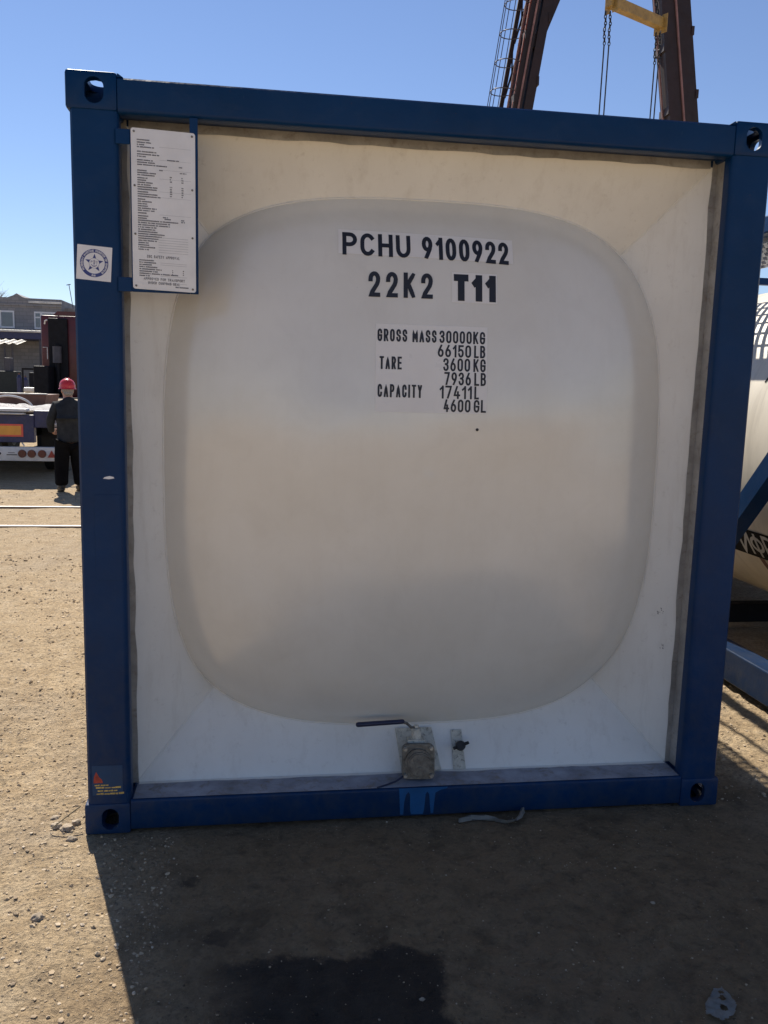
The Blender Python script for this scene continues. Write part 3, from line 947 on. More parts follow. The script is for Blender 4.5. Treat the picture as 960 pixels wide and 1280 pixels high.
# ---- data plate at upper left
bk = nb()
box(bk, -0.834, -0.808, -0.0065, 0.001, 1.914, 2.4685, 0.001, 1)
box(bk, -1.022, -0.8345, -0.0065, 0.001, 1.914, 2.422, 0.001, 1)
box(bk, -1.066, -1.0225, -0.0065, -0.0005, 2.375, 2.421, 0.001, 1)
box(bk, -1.066, -1.0225, -0.0065, -0.0005, 1.914, 1.960, 0.001, 1)
obj('plate_bracket', bk, 'blue', tc)
pt = lambda x, z, off: (x, -0.0105 - off, z - 0.03 * (x + 0.918))
bm = nb()
rc = 0.008
def rrect(x0, x1, z0, z1, r_, n=5):
    o_ = []
    for cx_, cz_, a0 in ((x1 - r_, z1 - r_, 0), (x0 + r_, z1 - r_, 90), (x0 + r_, z0 + r_, 180), (x1 - r_, z0 + r_, 270)):
        o_ += [(cx_ + r_ * math.cos(R(a0 + 90 * i / n)), cz_ + r_ * math.sin(R(a0 + 90 * i / n))) for i in range(n + 1)]
    return o_
prism(bm, rrect(-1.018, -0.816, 1.921, 2.423, rc), lambda x, z, t: pt(x, z, t - 0.0035), 0.0, 0.0035)
dp = obj('data_plate', bm, 'plate', tc)
for x, z in ((-1.008, 2.412), (-0.826, 2.412), (-1.008, 2.246), (-0.826, 2.246), (-1.008, 2.095), (-0.826, 2.095), (-1.008, 1.931), (-0.826, 1.931)):
    bm = nb(); prism(bm, ring_pts(x, z, 0.0035, 10), pt, 0.0003, 0.0022)
    obj('rivet', bm, 'valve_steel', dp)
# printed lines too small to read, as rows of word-length dashes, plus the readable headings
bm = nb()
rp = random.Random(21)
def dashes(x0, x1, z, h):
    x = x0
    while x < x1 - 0.002:
        w_ = min(rp.uniform(0.002, 0.0035), x1 - x)
        sheet(bm, [pt(x, z, 0.0006), pt(x + w_, z, 0.0006), pt(x + w_, z + h * rp.uniform(0.8, 1), 0.0006), pt(x, z + h * rp.uniform(0.8, 1), 0.0006)])
        x += w_ + (0.0028 if rp.random() < 0.12 else 0.0007)
rows = [2.386, 2.378, 2.371, 2.364, 2.350, 2.342, 2.335, 2.324, 2.317, 2.310, 2.292, 2.285, 2.278, 2.269, 2.262, 2.255, 2.248, 2.241, 2.234, 2.226, 2.219, 2.212, 2.203, 2.196, 2.189, 2.182, 2.175, 2.168, 2.160, 2.151, 2.144, 2.137, 2.130, 2.123, 2.116, 2.109, 2.102, 2.095, 2.088, 2.081, 2.074, 2.067, 2.060, 2.053, 2.046]
lens = [.040, .045, .025, .055, .062, .073, .028, .05, .058, .095, .03, .06, .055, .032, .03, .05, .042, .065, .062, .035, .065, .075, .025, .045, .03, .032, .06, .055, .03, .035, .03, .13, .105, .105, .06, .055, .062, .085, .075, .065, .06, .035, .036, .055, .035]
for z, l_ in zip(rows, lens):
    dashes(-0.999, -0.999 + l_ * 0.98, z, 0.0042)
for z in (2.278, 2.271, 2.264, 2.247, 2.240, 2.233, 2.226, 2.219):
    dashes(-0.897, -0.890, z, 0.004); dashes(-0.860, -0.854, z, 0.004)
for x0, x1, z in ((-0.905, -0.865, 2.330), (-0.868, -0.857, 2.311), (-0.93, -0.918, 2.297), (-0.865, -0.843, 2.293), (-0.92, -0.905, 2.151), (-0.915, -0.895, 2.146), (-0.862, -0.85, 2.146), (-0.862, -0.848, 2.140)):
    dashes(x0, x1, z, 0.004)
for i, z in enumerate((2.012, 2.005, 1.998, 1.991, 1.984, 1.977, 1.970, 1.963)):
    dashes(-0.997, -0.997 + (.05, .055, .04, .057, .075, .06, .125, .033)[i], z, 0.0042)
for z in (1.985, 1.979, 1.973):
    dashes(-0.892, -0.888, z, 0.004); dashes(-0.858, -0.854, z, 0.004)
dashes(-0.882, -0.838, 1.932, 0.0045)
PTS = lambda x, z, off: pt(x, z, off + 0.0006)
text(bm, 'CSC SAFETY APPROVAL', -0.972, -0.868, 2.0225, 2.0315, 0.0014, PTS, 0.30, 0.6)
text(bm, 'APPROVED FOR TRANSPORT', -0.984, -0.852, 1.9515, 1.9600, 0.0014, PTS, 0.30, 0.6)
text(bm, 'UNDER CUSTOMS SEAL', -0.970, -0.868, 1.9390, 1.9475, 0.0014, PTS, 0.30, 0.6)
obj('lettering', bm, 'platetext', dp)
bm = nb()
for z in (2.37, 2.33, 2.30, 2.272, 2.232, 2.214, 2.16):
    sheet(bm, [pt(-0.93, z, 0.0003), pt(-0.83, z, 0.0003), pt(-0.83, z + 0.0008, 0.0003), pt(-0.93, z + 0.0008, 0.0003)])
for i in range(7):
    z = 2.088 - i * 0.0078
    sheet(bm, [pt(-0.935, z, 0.0003), pt(-0.84, z, 0.0003), pt(-0.84, z + 0.0012, 0.0003), pt(-0.935, z + 0.0012, 0.0003)])
for z in (2.008, 2.002, 1.966, 1.944):
    sheet(bm, [pt(-0.93, z, 0.0003), pt(-0.845, z, 0.0003), pt(-0.845, z + 0.001, 0.0003), pt(-0.93, z + 0.001, 0.0003)])
obj('printed_rule', bm, 'faint', dp)

# ---- register sticker on left post
ca, sa = math.cos(R(-3.6)), math.sin(R(-3.6))
st = lambda u, w_, off: (-1.1415 + u * ca - w_ * sa, -0.0006 - off, 2.000 + u * sa + w_ * ca)
bm = nb(); h_ = 0.0548; sheet(bm, [st(-h_, -h_, 0), st(h_, -h_, 0), st(h_, h_, 0), st(-h_, h_, 0)])
sk = obj('register_sticker', bm, 'sticker', tc)
bm = nb()
def annulus(bm, r0, r1, off, a0=0, a1=2 * PI, n=56):
    full = abs(a1 - a0 - 2 * PI) < 1e-6
    for i in range(n):
        t0 = a0 + (a1 - a0) * i / n; t1 = a0 + (a1 - a0) * (i + 1) / n
        sheet(bm, [st(r0 * math.cos(t0), r0 * math.sin(t0), off), st(r1 * math.cos(t0), r1 * math.sin(t0), off), st(r1 * math.cos(t1), r1 * math.sin(t1), off), st(r0 * math.cos(t1), r0 * math.sin(t1), off)])
annulus(bm, 0.0335, 0.0445, 0.0004)
star = []
for i in range(10):
    rr_ = 0.030 if i % 2 == 0 else 0.0125
    star.append((rr_ * math.sin(2 * PI * i / 10), rr_ * math.cos(2 * PI * i / 10)))
sheet(bm, [st(x, z, 0.0004) for x, z in star])
annulus(bm, 0.0156, 0.0163, 0.0010)
# anchor
ribbon(bm, [(0, 0.010), (0, -0.010)], False, 0.0016, st, 0.0012)
ribbon(bm, [(-0.004, 0.0065), (0.004, 0.0065)], False, 0.0014, st, 0.0013)
ribbon(bm, arc(0, -0.001, 0.0085, 0.0095, 200, 340, 12), False, 0.0017, st, 0.0014)
annulus(bm, 0.001, 0.0022, 0.0015, n=10)
text(bm, 'P', -0.0105, -0.0055, 0.000, 0.007, 0.0010, st, off=0.0016)
text(bm, 'C', 0.0055, 0.0105, 0.000, 0.007, 0.0010, st, off=0.0016)
obj('emblem', bm, 'emblem', sk)
bm = nb()
sheet(bm, [st(x, z, 0.0008) for x, z in ring_pts(0, 0, 0.0156, 36)])
def on_ring(s_, t_, off):
    a = PI / 2 - s_ / 0.039
    return st((0.039 + t_) * math.cos(a), (0.039 + t_) * math.sin(a), off + 0.0008)
for t_, a0, a1 in (('RUSSIAN', -128, -66), ('MARITIME', -58, -4), ('REGISTER', 4, 56), ('OF SHIPPING', 63, 140)):
    text(bm, t_, R(a0) * 0.039, R(a1) * 0.039, -0.0034, 0.0034, 0.0013, on_ring, 0.22, 0.4)
text(bm, '1913', R(171) * 0.039, R(189) * 0.039, -0.0034, 0.0034, 0.0013, on_ring, 0.22)
obj('ring_lettering', bm, 'sticker', sk)
# ---- raised patch, chip and torn warning label on left post
bm = nb(); box(bm, -1.160, -1.072, -0.0016, 0.001, 0.938, 1.238, 0.0008, 1); obj('doubler_plate', bm, 'blue', tc)
bm = nb(); prism(bm, [(-1.129, 1.293), (-1.110, 1.291), (-1.092, 1.294), (-1.095, 1.299), (-1.108, 1.302), (-1.124, 1.298)], front(0.0), 0.0003, 0.0008); obj('paint_chip', bm, 'sticker', tc)
bm = nb(); prism(bm, [(-1.190, 0.150), (-1.085, 0.150), (-1.085, 0.262), (-1.190, 0.262)], front(0), 0.0003, 0.0008)
wl_ = obj('torn_warning_label', bm, blue_paint('weathered_label_backing', (0.022, 0.065, 0.15), 0.5, 0.2), tc)
bm = nb(); prism(bm, [(-1.186, 0.197), (-1.153, 0.197), (-1.157, 0.210), (-1.166, 0.219), (-1.176, 0.240), (-1.184, 0.220)], front(0), 0.0010, 0.0014)
obj('red_remnant', bm, 'stickred', wl_)
bm = nb()
ry = random.Random(4)
for z, a, b_ in ((0.186, -1.182, -1.140), (0.176, -1.178, -1.098), (0.164, -1.172, -1.112), (0.153, -1.176, -1.094)):
    x = a
    while x < b_:
        w_ = ry.uniform(0.006, 0.02)
        h_ = ry.uniform(0.004, 0.0075)
        prism(bm, [(x, z), (x + w_, z + ry.uniform(-.001, .001)), (x + w_, z + h_), (x, z + h_ * 0.9)], front(0), 0.0010, 0.0014)
        x += w_ + ry.uniform(0.0005, 0.004)
obj('yellow_remnant', bm, 'stickyel', wl_)
# scuffs on the right panel
def panel_right(t, u):
    a, b_, c_, d_ = O_[1], O_[2], I_[2], I_[1]
    return Vector(lerp(lerp(a, b_, u), lerp(d_, c_, u), t))
nr = (panel_right(1, .5) - panel_right(0, .5)).cross(panel_right(0, 1) - panel_right(0, 0)).normalized()
if nr.y > 0: nr = -nr
for t, u, r_ in ((0.13, 0.258, 0.012), (0.10, 0.196, 0.010)):
    bm = nb()
    c0 = panel_right(t, u) + nr * 0.0015
    for k in range(7):
        c1 = c0 + Vector((ry.uniform(-1, 1) * r_, 0, ry.uniform(-1, 1) * r_))
        c1 = c1 - nr * ((c1 - c0).dot(nr)) + nr * 0.0002 * k
        ex = (panel_right(1, u) - panel_right(0, u)).normalized(); ez = Vector((0, 0, 1))
        ez = (ez - nr * ez.dot(nr)).normalized()
        rr_ = r_ * ry.uniform(0.15, 0.4)
        sheet(bm, [c1 + (ex * math.cos(a) * ry.uniform(.6, 1.2) + ez * math.sin(a) * ry.uniform(.6, 1.2)) * rr_ for a in np.linspace(0, 2 * PI, 9)[:-1]])
    obj('scuff_mark', bm, 'scuff', tc)

# ---- bottom outlet valve
sl = Vector((0, 0.2475, 0.462)).normalized()        # up the bottom panel
nm = Vector((0, -sl.z, sl.y))                       # out of the bottom panel
base = Vector((0, 0.1325, 0.128))
def bp(x, s_, o_=0.0):
    q_ = base + sl * s_ + nm * o_
    return Vector((x, q_.y, q_.z))
bm = nb()
pl = [(-0.046, 0.005), (0.112, 0.005), (0.082, 0.168), (-0.064, 0.168)]
prism(bm, pl, lambda x, s_, t: bp(x, s_, t), 0.002, 0.012)
vb = obj('outlet_mounting_plate', bm, 'cream', tc)
bm = nb()
ax0, ax1 = Vector((0.022, 0.20, 0.178)), Vector((0.003, 0.040, 0.204))
cyl(bm, ax0, ax1.lerp(ax0, 0.35), 0.045, 0.045, 28)
for t0, t1, r_ in ((0.62, 0.52, 0.058), (0.22, 0.05, 0.052)):
    cyl(bm, ax1.lerp(ax0, t0), ax1.lerp(ax0, t1), r_, r_, 32)
# square flange with clipped corners
d_ = (ax1 - ax0).normalized(); sxv = Vector((1, 0, 0)); sxv = (sxv - d_ * sxv.dot(d_)).normalized(); szv = sxv.cross(d_)
if szv.z < 0: szv = -szv
def vf(x, z, t):
    return ax1 + sxv * x + szv * z + d_ * t
prism(bm, rrect(-0.063, 0.063, -0.065, 0.068, 0.022, 6), vf, -0.042, -0.022)
bv = obj('outlet_valve', bm, 'valve_steel', tc, 35)
bm = nb()
ringp = lambda r_: ring_pts(0.004, -0.004, r_, 36)
prism(bm, ringp(0.046), vf, -0.0215, 0.000)
prism(bm, ringp(0.041), vf, 0.0005, 0.006)
prism(bm, ring_pts(0.004, -0.016, 0.006, 12), vf, 0.0065, 0.011)
obj('end_cap', bm, 'valve_steel', bv, 35)
for x, z in ((-0.050, 0.052), (0.050, 0.055), (0.051, -0.050), (-0.050, -0.050)):
    bm = nb(); prism(bm, ring_pts(x, z, 0.0085, 6), vf, -0.0215, -0.012)
    prism(bm, ring_pts(x, z, 0.006, 10), vf, -0.0119, -0.002)
    obj('bolt', bm, 'bolt', bv, 35)
bm = nb()
cyl(bm, vf(-0.005, 0.066, -0.075), vf(-0.005, 0.118, -0.075), 0.021, 0.019, 20)
prism(bm, rrect(-0.038, 0.028, 0.060, 0.078, 0.006, 3), vf, -0.105, -0.05)
cyl(bm, vf(-0.005, 0.119, -0.075), vf(-0.005, 0.130, -0.075), 0.010, 0.010, 6)
obj('stem_gland', bm, 'cream', bv, 35)
bm = nb()
h0 = vf(-0.005, 0.121, -0.075)
path = [h0, h0 + Vector((-0.020, -0.004, 0.002)), h0 + Vector((-0.040, -0.010, 0.022)), h0 + Vector((-0.060, -0.012, 0.030))]
tube(bm, path, 0.0055, 8)
hl = obj('handle', bm, 'valve_steel', bv, 40)
bm = nb()
e0 = h0 + Vector((-0.050, -0.011, 0.029))
tube(bm, [e0 + Vector((-0.19 * t, -0.008 * t, 0.001 - 0.004 * t)) for t in (0, 0.02, 0.05, 0.5, 0.95, 0.985, 1.0)], [0.006, 0.0085, 0.0092, 0.0095, 0.0098, 0.008, 0.004], 12)
obj('grip', bm, 'handle', hl, 50)
bm = nb(); tube(bm, [(-0.055, 0.05, 0.150), (-0.085, 0.03, 0.142), (-0.12, 0.022, 0.134), (-0.16, 0.006, 0.131)], 0.0035, 6)
obj('seal_wire', bm, 'handle', tc, 50)
# vent bracket with a knob
bm = nb()
prism(bm, [(0.163, 0.003), (0.212, 0.003), (0.205, 0.155), (0.163, 0.155)], lambda x, s_, t: bp(x + 0.0 * s_, s_, t), 0.002, 0.007)
vbk = obj('vent_bracket', bm, 'cream', tc)
bm = nb()
k0 = bp(0.190, 0.090, 0.0)
cyl(bm, k0 + nm * 0.0065, k0 + nm * 0.035, 0.010, 0.010, 14)
cyl(bm, k0 + nm * 0.035, k0 + nm * 0.052, 0.020, 0.018, 20)
tube(bm, [k0 + nm * 0.044 + Vector((-0.03, 0, -0.012)), k0 + nm * 0.044, k0 + nm * 0.044 + Vector((0.032, 0, 0.012))], [0.006, 0.008, 0.006], 8)
obj('vent_knob', bm, 'black', vbk, 40)
# lighter touch-up paint running down the rail under the valve
bm = nb()
pp = [(-0.078, 0.127), (-0.076, 0.118), (-0.072, 0.05), (-0.070, 0.022), (-0.058, 0.021), (-0.056, 0.070), (-0.050, 0.100), (-0.041, 0.112), (-0.034, 0.100), (-0.032, 0.035), (-0.028, 0.021), (0.018, 0.0205), (0.022, 0.040), (0.026, 0.102), (0.032, 0.110), (0.040, 0.100), (0.044, 0.055), (0.048, 0.022), (0.058, 0.0215), (0.060, 0.060), (0.064, 0.105), (0.085, 0.116), (0.108, 0.120), (0.110, 0.127)]
prism(bm, pp[::-1], front(0.0), 0.0003, 0.0012)
obj('paint_run', bm, 'lightblue', tc)

# ------------------------------------------------------------------ neighbouring tank container on the right
OX, OY0, OY1 = 2.0, -0.15, 5.9
nbx = thing('tank_container', (3.22, 2.9, 0), 'beige cylindrical tank container with black lettered band beyond the blue right post', 'tank container')
NW = 2.438
for sx in (0, 1):
    x0 = OX if sx == 0 else OX + NW - 0.1
    bm = nb(); box(bm, x0, x0 + 0.13, OY0 + 0.15, OY1 - 0.15, 0.035, 0.215, 0.008); obj('bottom_side_rail', bm, 'blue2', nbx)
    bm = nb(); box(bm, x0, x0 + 0.08, OY0 + 0.15, OY1 - 0.15, 2.47, 2.56, 0.008); obj('top_side_rail', bm, 'blue', nbx)
    for y0 in (OY0, OY1 - 0.15):
        bm = nb(); box(bm, x0 - 0.001, x0 + 0.131, y0, y0 + 0.149, 0.01, 2.585, 0.01); obj('corner_post', bm, 'blue', nbx)
    for y0, s_ in ((OY0 + 0.15, 1), (OY1 - 0.15, -1)):
        xb = x0 + 0.05
        bm = nb(); beam(bm, (xb, y0, 2.47 if s_ > 0 else 2.4), (xb, y0 + s_ * 2.05, 0.21), 0.10, 0.10, (1, 0, 0)); obj('diagonal_brace', bm, 'blue', nbx)
for y0 in (OY0, OY1 - 0.13):
    for z0 in (0.02, 2.46):
        bm = nb(); box(bm, OX + 0.1315, OX + NW - 0.101, y0 + 0.003, y0 + 0.12, z0, z0 + 0.11, 0.006); obj('end_rail', bm, 'blue', nbx)
for y in (2.35, 4.2):
    bm = nb(); box(bm, OX + 0.1315, OX + NW - 0.101, y, y + 0.1, 0.06, 0.19, 0.004); obj('cross_member', bm, 'dark_chassis', nbx)
bm = nb(); box(bm, OX + 0.0815, OX + NW - 0.101, 3.0, 3.05, 2.44, 2.49, 0.004); obj('walkway_bearer', bm, 'blue', nbx)
CX, CZ, CR = 3.22, 1.31, 1.075
bm = nb()
na, segy = 96, [OY0 + 0.10, OY0 + 0.16, OY0 + 0.26, OY0 + 0.40, 1.0, 2.2, 3.4, 4.6, OY1 - 0.4, OY1 - 0.26, OY1 - 0.16, OY1 - 0.10]
segr = [0.55, 0.8, 0.95, 1, 1, 1, 1, 1, 1, 0.95, 0.8, 0.55]
rings = []
for y, r_ in zip(segy, segr):
    rings.append([bm.verts.new((CX + CR * r_ * math.cos(2 * PI * i / na), y, CZ + CR * r_ * math.sin(2 * PI * i / na))) for i in range(na)])
for a, b_ in zip(rings, rings[1:]):
    for i in range(na):
        j = (i + 1) % na
        bm.faces.new((a[i], a[j], b_[j], b_[i]))
bm.faces.new(rings[0][::-1]); bm.faces.new(rings[-1])
tank2 = obj('tank_shell', bm, 'beige', nbx, 50)
def on_cyl(s_, ang, off):
    """s_ distance toward the viewer along the tank, ang elevation in degrees on the near side"""
    return (CX - (CR + off) * math.cos(R(ang)), -s_, CZ + (CR + off) * math.sin(R(ang)))
bm = nb()
for i in range(24):
    for k in range(4):
        y0, y1 = 3.4 - 3.2 * i / 24, 3.4 - 3.2 * (i + 1) / 24
        a0, a1 = -25.6 - 10.6 * k / 4, -25.6 - 10.6 * (k + 1) / 4
        sheet(bm, [on_cyl(-y0, a0, 0.003), on_cyl(-y1, a0, 0.003), on_cyl(-y1, a1, 0.003), on_cyl(-y0, a1, 0.003)])
bmesh.ops.remove_doubles(bm, verts=bm.verts, dist=1e-5)
bd = obj('lettered_band', bm, 'banner', nbx, 60)
bm = nb()
cyf = lambda s_, z, off: on_cyl(s_, z, off + 0.0045)
for ch, ya, yb in (('И', 1.735, 1.640), ('Ф', 1.615, 1.505), ('P', 1.475, 1.395)):
    # glyph box measured in metres along the tank and degrees around it
    w_, pls = glyph(ch)
    for k, (pl_, cl) in enumerate(pls):
        pts = [(-ya + (ya - yb) * px_, -34.9 + 8.0 * pz_) for px_, pz_ in pl_]
        # ribbon in metres: convert degrees to metres for an even stroke
        km = CR * PI / 180
        ribbon(bm, [(a, b__ * km) for a, b__ in pts], cl, 0.022, lambda s_, z, off: cyf(s_, z / km, off), 0.0003 * k)
obj('lettering', bm, 'whitetxt', bd)
bm = nb()
for k, (pl_, cl) in enumerate(glyph('A')[1]):
    ribbon(bm, [(-1.52 + 0.09 * px_, (21.5 + 4.5 * pz_) * CR * PI / 180) for px_, pz_ in pl_], cl, 0.016, lambda s_, z, off: on_cyl(s_, z / (CR * PI / 180), off + 0.002), 0.0003 * k)
obj('hazard_letter', bm, 'banner', nbx)
# strap under the tank, side walkway grating
bm = nb()
for i in range(30):
    a0, a1 = -36 - 100 * i / 30, -36 - 100 * (i + 1) / 30
    sheet(bm, [on_cyl(-1.62 + 0.02 * i * 0.3, a0, 0.004), on_cyl(-1.57 + 0.02 * i * 0.3, a0, 0.004), on_cyl(-1.57 + 0.006 * (i + 1), a1, 0.004), on_cyl(-1.62 + 0.006 * (i + 1), a1, 0.004)])
obj('drain_strap', bm, 'rust', nbx, 40)
bm = nb()
for y in np.arange(0.35, 4.2, 0.075):
    box(bm, 2.085, 2.60, y, y + 0.012, 2.475, 2.505)
for x in np.arange(2.09, 2.62, 0.085):
    box(bm, x, x + 0.010, 0.33, 4.23, 2.445, 2.4745)
obj('walkway', bm, 'grate', nbx)

# ------------------------------------------------------------------ ground debris
bm = nb()
pts = [(0.148, -0.012), (0.20, -0.002), (0.255, 0.000), (0.29, -0.012), (0.325, -0.034), (0.36, -0.045), (0.385, -0.025), (0.402, 0.002), (0.413, 0.010)]
wd = [0.003, 0.004, 0.005, 0.004, 0.007, 0.013, 0.012, 0.010, 0.007]
zz = [0.010, 0.018, 0.014, 0.012, 0.010, 0.018, 0.026, 0.030, 0.026]
L = []
for i, ((x, y), w_, z) in enumerate(zip(pts, wd, zz)):
    y -= 0.03
    z += gheight(x, y)
    L.append([bm.verts.new((x + 0.3 * w_ * t, y - w_ * t, z + 0.010 * math.cos(t * 2.2 + i))) for t in (-1, -.5, 0, .5, 1)])
for a, b_ in zip(L, L[1:]):
    for k in range(4):
        bm.faces.new((a[k], a[k + 1], b_[k + 1], b_[k]))
bmesh.ops.solidify(bm, geom=bm.faces[:], thickness=0.002)
obj('plastic_strip', bm, 'paper', None, 60, ('twisted dirty white plastic strip lying under the bottom rail', 'litter'))
bm = nb()
ol = [(0.566, -1.10), (0.590, -1.055), (0.612, -1.035), (0.628, -1.020), (0.642, -1.005), (0.668, -1.002), (0.685, -1.022), (0.676, -1.052), (0.668, -1.075), (0.640, -1.110), (0.60, -1.12)]
holes = [((0.655, -1.022), 0.008), ((0.645, -1.044), 0.008), ((0.628, -1.082), 0.009)]
def inside(x, y):
    c_ = False
    for i in range(len(ol)):
        (x1, y1_), (x2, y2) = ol[i], ol[i - 1]
        if (y1_ > y) != (y2 > y) and x < (x2 - x1) * (y - y1_) / (y2 - y1_) + x1:
            c_ = not c_
    return c_ and all((x - h[0]) ** 2 + ((y - h[1]) * 0.75) ** 2 > r_ * r_ for h, r_ in holes)
gs = 0.0035
vd = {}
def gvx(i, j):
    if (i, j) not in vd:
        x, y = 0.55 + i * gs, -1.13 + j * gs
        z = gheight(x, y) + 0.012 + 0.010 * noise.noise(Vector((x * 22, y * 22, 0.3))) + 0.004 * noise.noise(Vector((x * 80, y * 80, 0.9)))
        vd[(i, j)] = bm.verts.new((x, y, z))
    return vd[(i, j)]
for i in range(42):
    for j in range(42):
        if inside(0.55 + (i + .5) * gs, -1.13 + (j + .5) * gs):
            bm.faces.new((gvx(i, j), gvx(i + 1, j), gvx(i + 1, j + 1), gvx(i, j + 1)))
bmesh.ops.solidify(bm, geom=bm.faces[:], thickness=0.003)
obj('metal_scrap', bm, 'paper', None, 60, ('crumpled pale metal scrap with three oval holes on the shaded ground', 'litter'))

def stone(x, y, r_, label, seed, flat=0.7, group='loose stones by the left corner'):
    bm = nb()
    bmesh.ops.create_icosphere(bm, subdivisions=3, radius=1.0)
    for v_ in bm.verts:
        n_ = v_.co.normalized()
        r_ = r_ if False else r_
        k = 1 + 0.42 * noise.noise(n_ * 1.5 + Vector((seed, 0, 0))) + 0.25 * noise.noise(n_ * 3.4 + Vector((0, seed, 0)))
        v_.co = Vector((n_.x * k * r_ * 1.2, n_.y * k * r_, n_.z * k * r_ * flat)) + Vector((x, y, gheight(x, y) + r_ * flat * 0.28))
    o = obj('stone', bm, 'stone', None, 50)
    tag(o, label, 'stone', group)
stone(-1.335, 0.065, 0.017, 'round tan stone, left one of the cluster beside the bottom left corner', 1.0)
stone(-1.292, 0.050, 0.020, 'pale lumpy stone, middle one of the cluster beside the bottom left corner', 2.0)
stone(-1.268, 0.088, 0.015, 'grey stone, rear one of the cluster beside the bottom left corner', 3.0)
stone(-1.262, -0.022, 0.014, 'dark pebble just in front of the stone cluster at the container corner', 4.0)
stone(-1.352, 0.135, 0.014, 'flat pale stone behind the cluster beside the bottom left corner', 5.0, 0.5)
stone(-1.266, -0.474, 0.016, 'dark stone alone on sunlit grit by the shadow edge', 6.0)
stone(0.66, -0.60, 0.006, 'small pale pebble alone on the shaded ground at right', 7.0, group='loose pebbles in the shade')
stone(-0.16, -0.93, 0.006, 'small pebble on the dark damp patch', 8.0, group='loose pebbles in the shade')

# ------------------------------------------------------------------ crane rails
RZ = -0.050
def rail(y, label):
    t = thing('crane_rail', (0, y, 0), label, 'rail', 'rails across the yard')
    bm = nb()
    prof = [(-0.06, -0.03), (0.06, -0.03), (0.06, -0.015), (0.012, -0.005), (0.012, 0.040), (0.034, 0.048), (0.034, 0.062), (-0.034, 0.062), (-0.034, 0.048), (-0.012, 0.040), (-0.012, -0.005), (-0.06, -0.015)]
    a = [bm.verts.new((-70, y + q, z + RZ)) for q, z in prof]; b_ = [bm.verts.new((70, y + q, z + RZ)) for q, z in prof]
    bm.faces.new(a); bm.faces.new(b_[::-1])
    for i in range(len(prof)):
        j = (i + 1) % len(prof)
        bm.faces.new((a[i], a[j], b_[j], b_[i]))
    obj('rail_body', bm, 'rail', t)
    bm = nb(); box(bm, -70, 70, y - 0.033, y + 0.033, RZ + 0.0625, RZ + 0.068); obj('rail_head', bm, 'railtop', t)
rail(6.56, 'steel rail in the sunlit ground nearer to the camera')
rail(7.99, 'steel rail in the sunlit ground, farther one by the man')

# ------------------------------------------------------------------ semi trailer
TY = 10.8
tr = thing('semi_trailer', (-4.95, 15.5, 0), 'blue semi trailer with white bumper and round red tail lamps', 'trailer')
xr = -3.74; xl = -6.16
bm = nb(); box(bm, xl, xr, TY, TY + 0.10, 0.315, 0.535, 0.012); bmp_ = obj('bumper', bm, 'aluminium', tr, 40)
for k, x in enumerate((-4.27, -4.13, -3.975)):
    for mir in (0, 1):
        xx_ = x if not mir else xl + xr - x
        bm = nb(); cyl(bm, (xx_, TY - 0.001, 0.430), (xx_, TY - 0.028, 0.430), 0.064, 0.058, 24)
        o = obj('tail_lamp', bm, 'lampdark', bmp_, 40)
        bm = nb(); cyl(bm, (xx_, TY - 0.0285, 0.430), (xx_, TY - 0.034, 0.430), 0.03, 0.027, 18); obj('lens', bm, 'lampred', o, 40) if False else bm.free()
for xx_ in (-3.83, xl + xr + 3.83):
    bm = nb(); prism(bm, [(xx_ - 0.062, 0.375), (xx_ + 0.062, 0.375), (xx_, 0.485)], front(TY), 0.001, 0.02); obj('reflector_triangle', bm, 'lampred', bmp_)
bm = nb(); prism(bm, [(-4.50, 0.405), (-4.345, 0.405), (-4.345, 0.418), (-4.50, 0.418)], front(TY), 0.001, 0.004)
prism(bm, [(-4.48, 0.440), (-4.38, 0.440), (-4.38, 0.447), (-4.48, 0.447)], front(TY), 0.001, 0.004)
cyl(bm, (-4.60, TY - 0.001, 0.43), (-4.60, TY - 0.008, 0.43), 0.02, 0.02, 12)
obj('bumper_marking', bm, 'ink', bmp_)
bm = nb(); box(bm, xl + 0.15, xr - 0.35, TY + 0.03, TY + 0.16, 0.60, 1.03, 0.01); cb = obj('rear_cross_beam', bm, 'navy', tr)
for x0, x1 in ((-5.30, -4.25), (-6.05, -5.45)):
    bm = nb(); box(bm, x0, x1, TY + 0.020, TY + 0.029, 0.690, 0.885, 0.002, 1); o = obj('marker_board', bm, 'reflred', tr)
    bm = nb(); box(bm, x0 + 0.03, x1 - 0.03, TY + 0.0165, TY + 0.0195, 0.718, 0.857); obj('orange_field', bm, 'reflyel', o)
bm = nb(); box(bm, -4.10, -3.80, TY + 0.05, TY + 0.45, 0.83, 1.10, 0.02); obj('corner_bracket', bm, 'navy', tr)
bm = nb(); box(bm, -3.86, -3.60, TY + 0.10, TY + 0.18, 0.87, 0.90, 0.004); obj('outrigger', bm, 'aluminium', tr)
bm = nb(); beam(bm, (-4.33, TY + 0.05, 0.68), (-4.25, TY + 0.06, 0.545), 0.02, 0.02); obj('stay', bm, 'aluminium', tr)
for x in (-5.45, -4.45):
    bm = nb(); box(bm, x - 0.07, x + 0.07, TY + 0.165, 19.5, 0.62, 1.02, 0.01); obj('chassis_beam', bm, 'dark_chassis', tr)
bm = nb(); box(bm, xl, xr, TY + 0.17, 19.6, 1.045, 1.075, 0.004); obj('deck', bm, 'wood', tr)
for x in (xl, xr - 0.08):
    bm = nb(); box(bm, x, x + 0.08, TY + 0.47, 19.6, 0.98, 1.041, 0.006); obj('side_rail', bm, 'navy', tr)
bm = nb(); box(bm, xl + 0.1, -4.18, TY - 0.02, TY + 0.165, 1.078, 1.125, 0.01); obj('rear_sill', bm, 'aluminium', tr)
